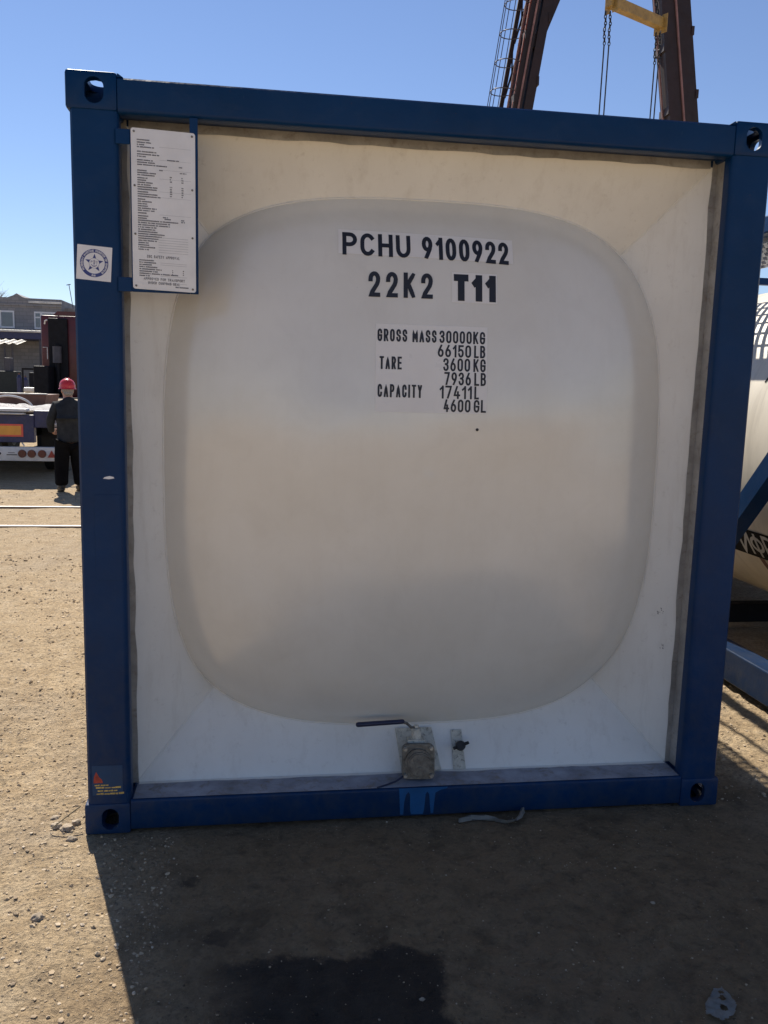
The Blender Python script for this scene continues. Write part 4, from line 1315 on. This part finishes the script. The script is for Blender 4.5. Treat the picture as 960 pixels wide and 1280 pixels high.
bm = nb(); box(bm, xl + 0.1, -4.22, TY - 0.05, TY + 0.1, 1.034, 1.060, 0.01); obj('rear_lip', bm, 'tin', tr)
for y in (12.6, 13.9, 15.2):
    for x in (-5.95, -4.3):
        bm = nb()
        cyl(bm, (x, y, 0.5), (x + 0.36, y, 0.5), 0.5, 0.5, 28)
        w_ = obj('wheel', bm, 'black', tr, 40)
        bm = nb(); cyl(bm, (x + 0.361, y, 0.5), (x + 0.37, y, 0.5), 0.28, 0.26, 20); cyl(bm, (x - 0.001, y, 0.5), (x - 0.012, y, 0.5), 0.28, 0.26, 20); obj('rim', bm, 'aluminium', w_, 40)
for y in (17.0,):
    for x in (-5.6, -4.4):
        bm = nb(); box(bm, x, x + 0.12, y, y + 0.12, 0.0, 0.615, 0.004); obj('landing_leg', bm, 'dark_chassis', tr)
# load on the trailer: pale tarpaulin, rusty skip box, bent hoop
bm = nb()
rows_ = []
for j in range(14):
    y = 11.05 + 1.4 * j / 13
    rows_.append([bm.verts.new((-5.6 + 1.78 * i / 26, y, 1.08 + (0.02 + 0.10 * abs(noise.noise(Vector((i * 0.31, j * 0.42, 2.0)))) + 0.04 * noise.noise(Vector((i * .9, j * .8, 4)))) * (0.15 if i in (0, 26) or j in (0, 13) else 1))) for i in range(27)])
for a, b_ in zip(rows_, rows_[1:]):
    for i in range(26):
        bm.faces.new((a[i], a[i + 1], b_[i + 1], b_[i]))
bmesh.ops.solidify(bm, geom=bm.faces[:], thickness=0.01)
obj('tarpaulin', bm, 'tarp', None, 60, ('rumpled white tarpaulin spread on the trailer deck', 'tarpaulin'))
t = thing('steel_skip', (-4.9, 13.8, 1.08), 'rusty brown open steel tray standing on the trailer behind the tarpaulin', 'tray')
bm = nb()
prism(bm, [(-5.45, 1.08), (-4.55, 1.08), (-4.50, 1.29), (-5.30, 1.29)], lambda x, z, t_: (x, t_, z), 13.4, 14.4)
obj('tray_body', bm, 'rust', t)
bm = nb(); box(bm, -5.33, -4.49, 13.36, 13.44, 1.291, 1.315, 0.005); obj('tray_rim', bm, 'tin', t)
bm = nb(); tube(bm, [(-5.02 + 0.42 * math.cos(a), 12.85, 1.02 + 0.25 * math.sin(a)) for a in np.linspace(0.15, PI * 0.9, 16)], 0.02, 8)
obj('bent_hoop', bm, 'tarp', None, 60, ('pale bent hoop standing on the trailer deck at the frame edge', 'hoop'))

# ------------------------------------------------------------------ maroon lorry cab in front of the trailer
cb = thing('lorry_cab', (-5.3, 22.8, 0), 'dark maroon lorry cab seen from behind beyond the trailer', 'lorry')
bm = nb(); box(bm, -6.66, -4.15, 22.0, 24.0, 1.05, 3.30, 0.06, 3); obj('cab_body', bm, 'maroon', cb, 40)
bm = nb(); prism(bm, [(-6.35, 3.301), (-4.5, 3.301), (-4.6, 3.42), (-6.22, 3.42)], lambda x, z, t_: (x, t_, z), 22.1, 23.9); obj('roof_fairing', bm, 'maroon', cb)
bm = nb(); box(bm, -6.44, -5.93, 21.90, 21.998, 1.1, 3.22, 0.03); obj('rear_panel', bm, 'dark_chassis', cb)
bm = nb(); tube(bm, [(-6.2, 21.84, 1.2), (-6.2, 21.84, 2.5)], 0.06, 12); obj('exhaust_stack', bm, 'dark_chassis', cb, 50)
bm = nb(); cyl(bm, (-6.2, 21.84, 2.0), (-6.2, 21.84, 2.45), 0.12, 0.12, 16); obj('air_filter', bm, 'polegrey', cb, 40)
bm = nb(); tube(bm, [(-6.52, 21.9, 3.05), (-6.50, 21.86, 3.13), (-6.44, 21.84, 3.16)], 0.022, 8); obj('air_hose', bm, 'aluminium', cb, 50)
bm = nb(); tube(bm, [(-6.60, 21.96, 2.42), (-6.48, 21.94, 2.42), (-6.48, 21.94, 2.1)], 0.012, 6); obj('grab_rail', bm, 'aluminium', cb, 50)
bm = nb(); box(bm, -6.5, -4.3, 21.0, 26.5, 0.65, 1.0, 0.02); obj('chassis', bm, 'dark_chassis', cb)
for y in (21.6, 25.6):
    for x in (-6.6, -4.55):
        bm = nb(); cyl(bm, (x, y, 0.5), (x + 0.4, y, 0.5), 0.5, 0.5, 24); obj('wheel', bm, 'black', cb, 40)
bm = nb(); box(bm, -6.69, -6.3, 21.2, 21.9, 0.55, 1.9, 0.03); obj('side_tank', bm, 'dark_chassis', cb)

# ------------------------------------------------------------------ building, canopy, awning, mast, tree
bd = thing('grey_building', (-22, 64, 0), 'long grey two storey building with white framed windows and raised parapet', 'building')
bm = nb(); prism(bm, [(-40, -0.2), (-14.45, -0.2), (-14.45, 6.92), (-16.8, 6.94), (-17.02, 7.0), (-17.40, 7.24), (-17.62, 7.10), (-18.0, 6.95), (-40, 6.95)], lambda x, z, t_: (x, t_, z), 60, 68); obj('wall', bm, 'wall', bd)
bm = nb(); prism(bm, [(-40, -0.2), (-40, 6.45)] + [(-13.9, 6.42), (-13.9, 6.35), (-13.0, 6.35), (-13.0, 6.30), (0, 6.3), (0, -0.2)], lambda x, z, t_: (x, t_, z), 61, 70); obj('rear_wing', bm, 'wall', bd)
bm = nb(); box(bm, -40, -14.4, 59.88, 60.0 - 0.003, 6.40, 6.55, 0.01); obj('cornice', bm, 'wall', bd)
bm = nb(); box(bm, -16.9, -14.40, 59.9, 68.05, 6.79, 6.84) if False else box(bm, -16.6, -14.40, 59.85, 59.997, 6.60, 6.76, 0.01); obj('parapet_coping', bm, 'tin', bd)
for x0 in (-36.5, -34.0, -31.5, -29.0, -26.5, -24.0, -21.5, -19.0, -16.27):
    bm = nb(); box(bm, x0, x0 + 1.42, 59.93, 59.997, 4.85, 6.05, 0.01); w_ = obj('window', bm, 'frame', bd)
    bm = nb()
    box(bm, x0 + 0.10, x0 + 0.40, 59.915, 59.929, 4.98, 5.60); box(bm, x0 + 0.10, x0 + 0.40, 59.915, 59.929, 5.70, 5.93)
    box(bm, x0 + 0.56, x0 + 1.32, 59.915, 59.929, 4.98, 5.93)
    obj('pane', bm, 'glass', w_)
for x0 in (-30, -25.0, -20.5):
    bm = nb(); box(bm, x0, x0 + 1.6, 59.93, 59.997, 0.9, 2.9, 0.01); w_ = obj('window', bm, 'frame', bd)
    bm = nb(); box(bm, x0 + 0.1, x0 + 1.5, 59.915, 59.929, 1.0, 2.8); obj('pane', bm, 'glass', w_)
cn = thing('canopy', (-22, 58, 0), 'blue fascia canopy with pale top edge along the grey building', 'canopy')
bm = nb(); box(bm, -38, -15.05, 57.0, 59.84, 4.02, 4.46, 0.02); obj('fascia', bm, 'navy', cn)
bm = nb(); box(bm, -38, -15.0, 56.9, 59.85, 4.465, 4.60, 0.02); obj('roof_sheet', bm, 'tin', cn)
for x in (-30, -22, -15.3):
    bm = nb(); box(bm, x, x + 0.12, 57.1, 57.22, 0, 4.018); obj('post', bm, 'polegrey', cn)
aw = thing('awning', (-18, 53, 0), 'small corrugated tin awning on thin dark posts at the far left', 'awning')
bm = nb()
xs_ = np.arange(-24, -15.40, 0.06)
r0 = [bm.verts.new((x, 52.5, 3.55 + 0.05 * math.sin(x * 2 * PI / 0.48))) for x in xs_]
r1 = [bm.verts.new((x, 54.6, 3.86 + 0.05 * math.sin(x * 2 * PI / 0.48))) for x in xs_]
for i in range(len(xs_) - 1):
    bm.faces.new((r0[i], r0[i + 1], r1[i + 1], r1[i]))
bmesh.ops.solidify(bm, geom=bm.faces[:], thickness=0.02)
obj('roof_sheet', bm, 'tin', aw, 60)
for x in (-23.5, -20.5, -17.4, -16.75, -16.35, -15.9):
    bm = nb(); cyl(bm, (x, 53.0, 0), (x, 53.0, 3.56), 0.06, 0.06, 10); obj('post', bm, 'polegrey', aw, 40)
# dim workshop clutter under the awning
t = thing('workshop_machine', (-14.8, 48.5, 0), 'dark workshop machine standing under the awning', 'machine')
bm = nb(); box(bm, -16.4, -14.35, 48, 49, 0, 1.85, 0.03); obj('cabinet', bm, 'greenmach', t)
bm = nb(); box(bm, -15.0, -14.7, 48.1, 48.7, 1.855, 2.6, 0.03); obj('head_stock', bm, 'polegrey', t)
for k, (gx_, gh_) in enumerate(((-13.95, 1.75), (-13.62, 1.62))):
    t = thing('gas_cylinder', (gx_, 47, 0), ('tall', 'shorter')[k] + ' dark gas cylinder standing before the grey wall', 'gas cylinder', 'gas cylinders by the wall')
    bm = nb()
    cyl(bm, (gx_, 47, 0), (gx_, 47, gh_ - 0.25), 0.13, 0.13, 16); cyl(bm, (gx_, 47, gh_ - 0.249), (gx_, 47, gh_ - 0.08), 0.13, 0.05, 16)
    obj('bottle_body', bm, 'navy', t, 40)
    bm = nb(); cyl(bm, (gx_, 47, gh_ - 0.079), (gx_, 47, gh_), 0.045, 0.045, 10); obj('valve_cap', bm, 'rust', t, 40)
t = thing('loading_frame', (-11.6, 40, 0), 'dark square steel frame standing before the grey wall', 'frame')
for x in (-11.95, -11.12):
    bm = nb(); box(bm, x, x + 0.07, 40, 40.07, 0, 1.90)
    obj('upright', bm, 'dark_chassis', t)
bm = nb(); box(bm, -11.95, -11.05, 40.0, 40.07, 1.9005, 1.99); obj('lintel', bm, 'dark_chassis', t)
t = thing('yellow_loader', (-9.0, 30.4, 0), 'small yellow loader with dark cab parked behind the trailer', 'loader')
bm = nb(); box(bm, -9.30, -8.55, 30, 31.5, 0.55, 1.02, 0.05); obj('body', bm, 'yellow', t)
bm = nb(); box(bm, -9.25, -8.8, 29.9, 31.2, 1.025, 1.20, 0.04); obj('bonnet', bm, 'tin', t)
for y in (30.2, 31.3):
    for x in (-9.4, -8.65):
        bm = nb(); cyl(bm, (x, y, 0.35), (x + 0.2, y, 0.35), 0.35, 0.35, 20); obj('wheel', bm, 'black', t, 40)
bm = nb(); box(bm, -9.2, -8.75, 30.5, 31.1, 1.203, 1.75, 0.04); obj('cab', bm, 'dark_chassis', t)
t = thing('marker_post', (-7.95, 27.5, 0), 'yellow marker post with a red and white top beside the lorry', 'post')
bm = nb(); cyl(bm, (-7.95, 27.5, 0), (-7.95, 27.5, 1.38), 0.07, 0.07, 14); obj('post_shaft', bm, 'yellow', t, 40)
bm = nb(); cyl(bm, (-7.95, 27.5, 1.381), (-7.95, 27.5, 1.58), 0.09, 0.09, 14); obj('red_collar', bm, 'lampred', t, 40)
bm = nb(); cyl(bm, (-7.95, 27.5, 1.581), (-7.95, 27.5, 1.68), 0.08, 0.05, 14); obj('white_cap', bm, 'tarp', t, 40)
t = thing('antenna_mast', (-14.0, 61.5, 6.3), 'thin antenna mast standing on the roof of the grey building', 'antenna')
bm = nb(); tube(bm, [(-13.93, 61.5, 6.2), (-14.22, 61.5, 8.15)], 0.025, 6); obj('mast_pole', bm, 'polegrey', t, 40)
bm = nb(); tube(bm, [(-14.38, 61.5, 8.08), (-14.10, 61.5, 8.14)], 0.03, 6); obj('mast_arm', bm, 'polegrey', t, 40)
# bare tree
tb = thing('bare_tree', (-21.8, 70, 0), 'leafless tree with fine twigs behind the grey building', 'tree')
bm = nb(); bm2 = nb()
rt = random.Random(9)
def branch(bm_, p0, d, ln, r_, depth):
    pts = [p0]; dd_ = d.copy()
    for i in range(4):
        dd_ = (dd_ + Vector((rt.uniform(-.16, .16), rt.uniform(-.16, .16), rt.uniform(-.02, .12)))).normalized()
        pts.append(pts[-1] + dd_ * ln / 4)
    tube(bm_, pts, [r_ * (1 - 0.13 * i) for i in range(5)], 5 if depth > 1 else 8)
    if depth < 5:
        for k in range(4 if depth > 0 else 6):
            q_ = pts[rt.choice((2, 3, 4))]
            a = rt.uniform(0, 2 * PI)
            nd = (dd_ + Vector((math.cos(a), math.sin(a), rt.uniform(-.1, .4))) * rt.uniform(.5, .9)).normalized()
            branch(bm2, q_, nd, ln * rt.uniform(.55, .75), r_ * 0.5, depth + 1)
branch(bm, Vector((-24.2, 70, -0.1)), Vector((0.02, 0, 1)), 4.4, 0.22, 0)
obj('trunk', bm, 'bark', tb, 50)
obj('crown', bm2, 'bark', tb, 50)

# ------------------------------------------------------------------ gantry crane
cr = thing('gantry_crane', (9.2, 22, 0), 'brown steel gantry crane towering behind the container', 'crane')
def leg_line(z, k):
    return (6.73 + 0.146 * (z - 9.58)) if k == 0 else (11.62 - 0.163 * (z - 9.6))
def crane_leg(k, w_, yo):
    bm = nb()
    pts = [(leg_line(0.6, k), yo, 0.6), (leg_line(17.2, k), yo, 17.2)]
    for dx in (-w_ / 4 - 0.02, w_ / 4 + 0.02):
        a = (pts[0][0] + dx, yo, 0.6); b_ = (pts[1][0] + dx, yo, 17.2)
        beam(bm, a, b_, w_ / 2 - 0.03, 0.55, (0, 1, 0))
    # splice plates with bolt heads along the outer edge
    for z in (10.3, 12.0, 13.8, 8.0, 6.0):
        box(bm, leg_line(z, k) + w_ * 0.46, leg_line(z, k) + w_ * 0.56, yo - 0.3, yo + 0.3, z - 0.12, z + 0.12)
        box(bm, leg_line(z - .5, k) - w_ * 0.55, leg_line(z - .5, k) - w_ * 0.46, yo - 0.3, yo + 0.3, z - 0.62, z - 0.40)
    return bm
l1 = obj('leg', crane_leg(0, 0.58, 22), 'crane', cr)
for dx, dy in ((-0.36, 0.1), (-0.14, -0.31)):
    bm = nb(); beam(bm, (leg_line(0.6, 0) + dx, 22 + dy, 0.6), (leg_line(17.2, 0) + dx, 22 + dy, 17.2), 0.035, 0.05)
    obj('flange_edge', bm, 'crane_edge', l1)
bm = nb()
for i in range(9):
    z0 = 4.0 + i * 1.5
    s_ = 1 if i % 2 else -1
    beam(bm, (leg_line(z0, 0) - 0.42, 22.42, z0), (leg_line(z0 + 1.5, 0) - 0.24, 22.42, z0 + 1.5), 0.04, 0.05)
    beam(bm, (leg_line(z0, 0) - 0.22, 22.46, z0), (leg_line(z0 + 1.5, 0) - 0.46, 22.46, z0 + 1.5), 0.03, 0.04)
beam(bm, (leg_line(0.6, 0) - 0.46, 22.5, 0.6), (leg_line(17.2, 0) - 0.46, 22.5, 17.2), 0.07, 0.12)
obj('lacing', bm, 'crane', l1)
l2 = obj('leg', crane_leg(1, 0.88, 22), 'crane', cr)
for dx, dy in ((-0.02, -0.30), (-0.50, 0.05)):
    bm = nb(); beam(bm, (leg_line(0.6, 1) + dx, 22 + dy, 0.6), (leg_line(17.2, 1) + dx, 22 + dy, 17.2), 0.05, 0.05)
    obj('flange_edge', bm, 'crane_edge', l2)
bm = nb(); beam(bm, (7.02, 22, 11.2), (9.15, 22, 16.6), 0.28, 0.4, (0, 1, 0)); obj('knee_brace', bm, 'crane', cr)
bm = nb(); box(bm, 7.0, 11.4, 21.4, 22.6, 17.21, 17.9, 0.02); obj('cross_head', bm, 'crane', cr)
for x in (8.4, 10.0):
    bm = nb(); box(bm, x - 0.25, x + 0.25, -24.0, 26, 17.91, 19.2, 0.02); obj('main_girder', bm, 'crane', cr)
for k in (0, 1):
    bm = nb()
    beam(bm, (leg_line(0.6, k), -20, 0.6), (leg_line(17.2, k), -20, 17.2), 0.66, 0.55, (0, 1, 0)); obj('leg', bm, 'crane', cr)
bm = nb(); box(bm, 7.0, 11.4, -20.6, -19.4, 17.21, 17.9, 0.02); obj('cross_head', bm, 'crane', cr)
for y in (22, -20):
    bm = nb(); box(bm, 4.4, 14.2, y - 0.35, y + 0.35, 0.1, 0.6, 0.02); obj('bogie_beam', bm, 'crane', cr)
# caged ladder on the left of the first leg
ld = nb()
lx = lambda z: 6.51 + 0.135 * (z - 9.65) - 0.05
for yy_ in (21.8, 22.2):
    beam(ld, (lx(2.0), yy_, 2.0), (lx(17), yy_, 17), 0.045, 0.06)
for z in np.arange(2.2, 16.8, 0.3):
    tube(ld, [(lx(z), 21.8, z), (lx(z), 22.2, z)], 0.014, 6)
lad = obj('ladder', ld, 'cranered', cr)
bm = nb()
for z in np.arange(3.0, 17.0, 0.78):
    pts = [(lx(z) - 0.34 - 0.34 * math.cos(a), 22 + 0.36 * math.sin(a), z) for a in np.linspace(-PI, PI, 17)[2:-2]]
    pts = [(lx(z), 21.8, z)] + pts + [(lx(z), 22.2, z)]
    tube(bm, pts, 0.014, 6)
for a in (-1.2, -0.35, 0.35, 1.2):
    tube(bm, [(lx(z) - 0.34 - 0.35 * math.cos(a), 22 + 0.37 * math.sin(a), z) for z in (2.9, 10, 16.8)], 0.012, 6)
obj('cage', bm, 'cage', lad, 40)
bm = nb()
for z in (11.2, 14.6, 7.9):
    for yy_ in (21.85, 22.15):
        tube(bm, [(lx(z), yy_, z), (leg_line(z, 0) - 0.25, yy_, z - 0.02)], 0.018, 6)
obj('ladder_bracket', bm, 'cage', lad, 40)
# yellow lifting beam with chain slings hanging from the crane
lb = thing('lifting_beam', (8.6, 18.5, 10.9), 'yellow lifting beam with hanging chain slings at the top of the picture', 'lifting beam')
A = Vector((7.62, 18.0, 10.92)); B = Vector((9.50, 19.0, 10.93))
bm = nb(); beam(bm, A, B, 0.20, 0.26, (0, 0, 1), 0.015); obj('beam_body', bm, 'yellow', lb)
bm = nb()
dr = (B - A).normalized(); sd = Vector((-dr.y, dr.x, 0))
for p_ in (A + dr * 0.12, B - dr * 0.08):
    for s_ in (-1, 1):
        bm = nb(); beam(bm, p_ + sd * (0.115 * s_) + Vector((0, 0, 0.2)), p_ + sd * (0.115 * s_) - Vector((0, 0, 0.24)), 0.16, 0.02, (dr.x, dr.y, 0))
        obj('end_lug', bm, 'yellow', lb)
def chain_sling(p0, zlen, swing):
    bm = nb()
    p_ = p0.copy()
    n_ = 10
    for i in range(n_):
        q_ = p_ + Vector((0.012 * math.sin(i * 1.1), 0, -0.075))
        c_ = (p_ + q_) / 2
        ax_ = Vector((1, 0, 0)) if i % 2 else Vector((0, 1, 0))
        tube(bm, [c_ + ax_ * (0.028 * math.cos(a)) + Vector((0, 0, 0.052 * math.sin(a))) for a in np.linspace(0, 2 * PI, 11)[:-1]], 0.012, 5, True)
        p_ = q_
    tube(bm, [p_, p_ + Vector((swing * 0.5, 0, -zlen / 2)), p_ + Vector((swing, 0, -zlen))], 0.017, 6)
    return bm
for c0, dxs, ln in ((Vector((7.62, 18.0, 10.68)), (-0.06, 0.06), 4.6), (Vector((9.36, 18.95, 10.70)), (-0.05, 0.055), 4.2)):
    for dx in dxs:
        obj('chain_sling', chain_sling(c0 + Vector((dx, 0, 0)), ln, -0.06), 'chain', lb, 40)
bm = nb()
for i in range(28):
    c_ = Vector((9.33 - 0.022 * i, 18.95 - 0.0 * i, 11.12 + 0.085 * i))
    ax_ = Vector((1, 0, 0)) if i % 2 else Vector((0, 1, 0))
    tube(bm, [c_ + ax_ * (0.035 * math.cos(a)) + Vector((0, 0, 0.06 * math.sin(a))) for a in np.linspace(0, 2 * PI, 11)[:-1]], 0.017, 5, True)
obj('lifting_chain', bm, 'chain', lb, 40)
bm = nb(); tube(bm, [(8.72, 18.95, 13.5), (8.6, 18.6, 17.9)], 0.02, 6); tube(bm, [(7.75, 18.05, 11.05), (8.5, 18.55, 13.6), (8.6, 18.6, 17.9)], 0.02, 6); obj('hoist_rope', bm, 'chain', lb, 40)

# ------------------------------------------------------------------ the man in the red hard hat
PX, PY = -3.30, 9.60
man = thing('person', (PX, PY, 0), 'man in red hard hat, dark grey jacket and black trousers standing with his back turned', 'person')
# he faces away from the camera and to the left
def skin_mesh(name, joints, edges, mat, parent, lv=2, root=0):
    me_ = bpy.data.meshes.new(name)
    me_.from_pydata([j[0] for j in joints], edges, [])
    o = bpy.data.objects.new(name, me_); col.objects.link(o)
    md = o.modifiers.new('skin', 'SKIN'); md.use_smooth_shade = True
    for i, j in enumerate(joints):
        r_ = j[1]
        me_.skin_vertices[0].data[i].radius = (r_, r_) if not isinstance(r_, tuple) else r_
        me_.skin_vertices[0].data[i].use_root = (i == root)
    sb = o.modifiers.new('sub', 'SUBSURF'); sb.levels = lv; sb.render_levels = lv
    dg = bpy.context.evaluated_depsgraph_get()
    nm_ = bpy.data.meshes.new_from_object(o.evaluated_get(dg))
    o.modifiers.clear(); o.data = nm_
    nm_.materials.clear(); nm_.materials.append(M[mat]); nm_.shade_smooth()
    if parent is not None:
        o.parent = parent
        if parent.type == 'EMPTY':
            o.matrix_parent_inverse = Matrix.Translation(-parent.location)
    return o
def P_(x, y, z):
    return (PX + x, PY + y, z)
# forward is (-0.45, 0.89): local frame f (front), s (his right hand side = +x from behind)
F = Vector((-0.42, 0.907, 0)); SR = Vector((0.907, 0.42, 0))
def J(s_, f_, z):
    v_ = SR * s_ + F * f_
    return (PX + v_.x * 0.95, PY + v_.y * 0.95, z * 0.945)
body = [
    (J(0, 0, 0.88), 0.10), (J(0, 0.0, 1.02), 0.10), (J(0, -0.01, 1.18), 0.10), (J(0, -0.01, 1.30), 0.09), (J(0, 0.03, 1.40), 0.058), (J(0, 0.05, 1.455), 0.070), (J(0, 0.06, 1.53), 0.088), (J(0, 0.055, 1.60), 0.070),   # 0-7
    (J(-0.17, 0.0, 1.30), 0.055), (J(-0.25, 0.03, 1.06), 0.045), (J(-0.20, 0.22, 0.92), 0.033), (J(-0.17, 0.30, 0.90), 0.030),   # 8-11 left arm
    (J(0.17, 0.0, 1.30), 0.055), (J(0.24, 0.02, 1.04), 0.045), (J(0.20, 0.20, 0.90), 0.033), (J(0.18, 0.28, 0.88), 0.030),       # 12-15 right arm
    (J(-0.095, 0, 0.78), 0.085), (J(-0.115, 0.02, 0.46), 0.056), (J(-0.125, -0.01, 0.10), 0.040), (J(-0.13, 0.13, 0.045), 0.034),   # 16-19
    (J(0.095, 0, 0.78), 0.085), (J(0.115, 0.02, 0.46), 0.056), (J(0.13, -0.01, 0.10), 0.040), (J(0.14, 0.13, 0.045), 0.034),     # 20-23
]
eds = [(0, 1), (1, 2), (2, 3), (3, 4), (4, 5), (5, 6), (6, 7), (3, 8), (8, 9), (9, 10), (10, 11), (3, 12), (12, 13), (13, 14), (14, 15), (0, 16), (16, 17), (17, 18), (18, 19), (0, 20), (20, 21), (21, 22), (22, 23)]
# hands: four fingers and a thumb each, curled
def hand(i0, sgn):
    bx = Vector(body[i0][0])
    hx = (bx - Vector(body[i0 - 1][0])).normalized()
    for k, (sp, ln) in enumerate(((-0.03, 0.062), (-0.010, 0.075), (0.010, 0.070), (0.028, 0.055))):
        b0 = bx + hx * 0.035 + Vector((0, 0, sp))
        i = len(body)
        body.append((tuple(b0), 0.011)); body.append((tuple(b0 + hx * ln * 0.6 + SR * (-sgn * 0.008)), 0.0095)); body.append((tuple(b0 + hx * ln * 0.85 + SR * (-sgn * 0.035)), 0.008))
        eds.append((i0, i)); eds.append((i, i + 1)); eds.append((i + 1, i + 2))
    i = len(body)
    b0 = bx + SR * (-sgn * 0.025) + Vector((0, 0, 0.025))
    body.append((tuple(b0), 0.012)); body.append((tuple(b0 + hx * 0.035 + SR * (-sgn * 0.02) + Vector((0, 0, 0.01))), 0.010))
    eds.append((i0, i)); eds.append((i, i + 1))
hand(11, -1); hand(15, 1)
skin_mesh('body', body, eds, 'skin', man)
# face details and ears
bm = nb()
def ell(bm, c_, rx, ry_, rz, n=2):
    v0 = len(bm.verts)
    r = bmesh.ops.create_icosphere(bm, subdivisions=n, radius=1.0)
    for v_ in r['verts']:
        q_ = v_.co.copy()
        w_ = SR * (q_.x * rx) + F * (q_.y * ry_)
        v_.co = Vector(c_) + Vector((w_.x, w_.y, q_.z * rz))
ell(bm, J(-0.078, 0.05, 1.515), 0.012, 0.022, 0.034); ell(bm, J(0.078, 0.05, 1.515), 0.012, 0.022, 0.034)
ell(bm, J(0, 0.150, 1.505), 0.014, 0.020, 0.028); ell(bm, J(0, 0.138, 1.465), 0.026, 0.010, 0.007); ell(bm, J(0, 0.12, 1.435), 0.03, 0.03, 0.022)
obj('face', bm, 'skin', man, 80)
for ex_ in (-0.03, 0.03):
    bm = nb(); ell(bm, J(ex_, 0.138, 1.535), 0.011, 0.008, 0.008)
    obj('eye', bm, 'black', man, 80)
bm = nb(); ell(bm, J(0, 0.030, 1.53), 0.083, 0.088, 0.062, 3); ell(bm, J(0, -0.005, 1.485), 0.066, 0.05, 0.045, 3); obj('hair', bm, 'hair', man, 80)
# hard hat
bm = nb()
hc = Vector(J(0, 0.05, 1.555))
for (rk, zk), (rk2, zk2) in zip([(1.0, 0.0), (1.02, 0.03), (0.96, 0.065), (0.80, 0.10), (0.52, 0.125), (0.2, 0.136), (0.02, 0.137)], [(1.02, 0.03), (0.96, 0.065), (0.80, 0.10), (0.52, 0.125), (0.2, 0.136), (0.02, 0.137)]):
    for i in range(28):
        a0, a1 = 2 * PI * i / 28, 2 * PI * (i + 1) / 28
        def hp(rr_, a, zz_):
            w_ = SR * (0.106 * rr_ * math.cos(a)) + F * (0.128 * rr_ * math.sin(a))
            return hc + w_ + Vector((0, 0, zz_))
        sheet(bm, [hp(rk, a0, zk), hp(rk, a1, zk), hp(rk2, a1, zk2), hp(rk2, a0, zk2)])
# rim and peak
for i in range(28):
    a0, a1 = 2 * PI * i / 28, 2 * PI * (i + 1) / 28
    e = lambda a: 1.10 + 0.34 * max(0, math.sin(a)) ** 3
    sheet(bm, [hp(1.0, a0, 0.0), hp(1.0, a1, 0.0), hp(e(a1), a1, -0.012), hp(e(a0), a0, -0.012)])
bmesh.ops.remove_doubles(bm, verts=bm.verts, dist=1e-4)
bmesh.ops.solidify(bm, geom=bm.faces[:], thickness=0.004)
obj('hard_hat', bm, 'hardhat', man, 50)
bm = nb()
for k in range(3):
    pts = []
    for t_ in np.linspace(-1, 1, 13):
        z_ = 0.139 * math.sqrt(max(0, 1 - (0.93 * t_) ** 2))
        w_ = F * (0.118 * t_) + SR * ((k - 1) * 0.022)
        pts.append(hc + w_ + Vector((0, 0, z_ + 0.001)))
    tube(bm, pts, 0.006, 6)
obj('hat_ridge', bm, 'hardhat', man, 50)
# jacket, trousers, boots
jk = [
    (J(0, 0.0, 0.74), (0.200, 0.165)), (J(0, 0.0, 0.95), (0.180, 0.145)), (J(0, -0.01, 1.12), (0.190, 0.145)), (J(0, -0.015, 1.27), (0.185, 0.13)), (J(0, 0.0, 1.375), (0.085, 0.085)), (J(0, 0.015, 1.425), (0.070, 0.070)),
    (J(-0.185, -0.01, 1.30), 0.078), (J(-0.265, 0.03, 1.06), 0.064), (J(-0.215, 0.21, 0.925), 0.050), (J(-0.205, 0.24, 0.915), 0.048),
    (J(0.185, -0.01, 1.30), 0.078), (J(0.255, 0.02, 1.04), 0.064), (J(0.215, 0.19, 0.905), 0.050), (J(0.205, 0.215, 0.895), 0.048)]
skin_mesh('jacket', jk, [(0, 1), (1, 2), (2, 3), (3, 4), (4, 5), (3, 6), (6, 7), (7, 8), (8, 9), (3, 10), (10, 11), (11, 12), (12, 13)], 'jacket', man, root=1)
ts = [(J(0, 0, 0.86), 0.150), (J(-0.095, 0.0, 0.75), 0.125), (J(-0.12, 0.015, 0.46), 0.108), (J(-0.135, -0.005, 0.16), 0.098), (J(-0.135, -0.005, 0.085), 0.098),
      (J(0.095, 0.0, 0.75), 0.125), (J(0.12, 0.015, 0.46), 0.108), (J(0.14, -0.005, 0.16), 0.098), (J(0.14, -0.005, 0.085), 0.098)]
skin_mesh('trousers', ts, [(0, 1), (1, 2), (2, 3), (3, 4), (0, 5), (5, 6), (6, 7), (7, 8)], 'trousers', man)
for sg in (-0.135, 0.142):
    bm = nb(); ell(bm, J(sg, 0.05, 0.045), 0.050, 0.145, 0.045, 3); ell(bm, J(sg, -0.02, 0.085), 0.05, 0.06, 0.06, 3)
    obj('boot', bm, 'shoe', man, 80)
# dry straw beside the post
bm = nb(); tube(bm, [(-1.34, 0.02, 0.02), (-1.29, 0.05, 0.05), (-1.25, 0.08, 0.07)], 0.0025, 5)
obj('straw', bm, 'twig', None, 60, ('dry straw stalk on the sunlit grit by the bottom left corner', 'straw'))
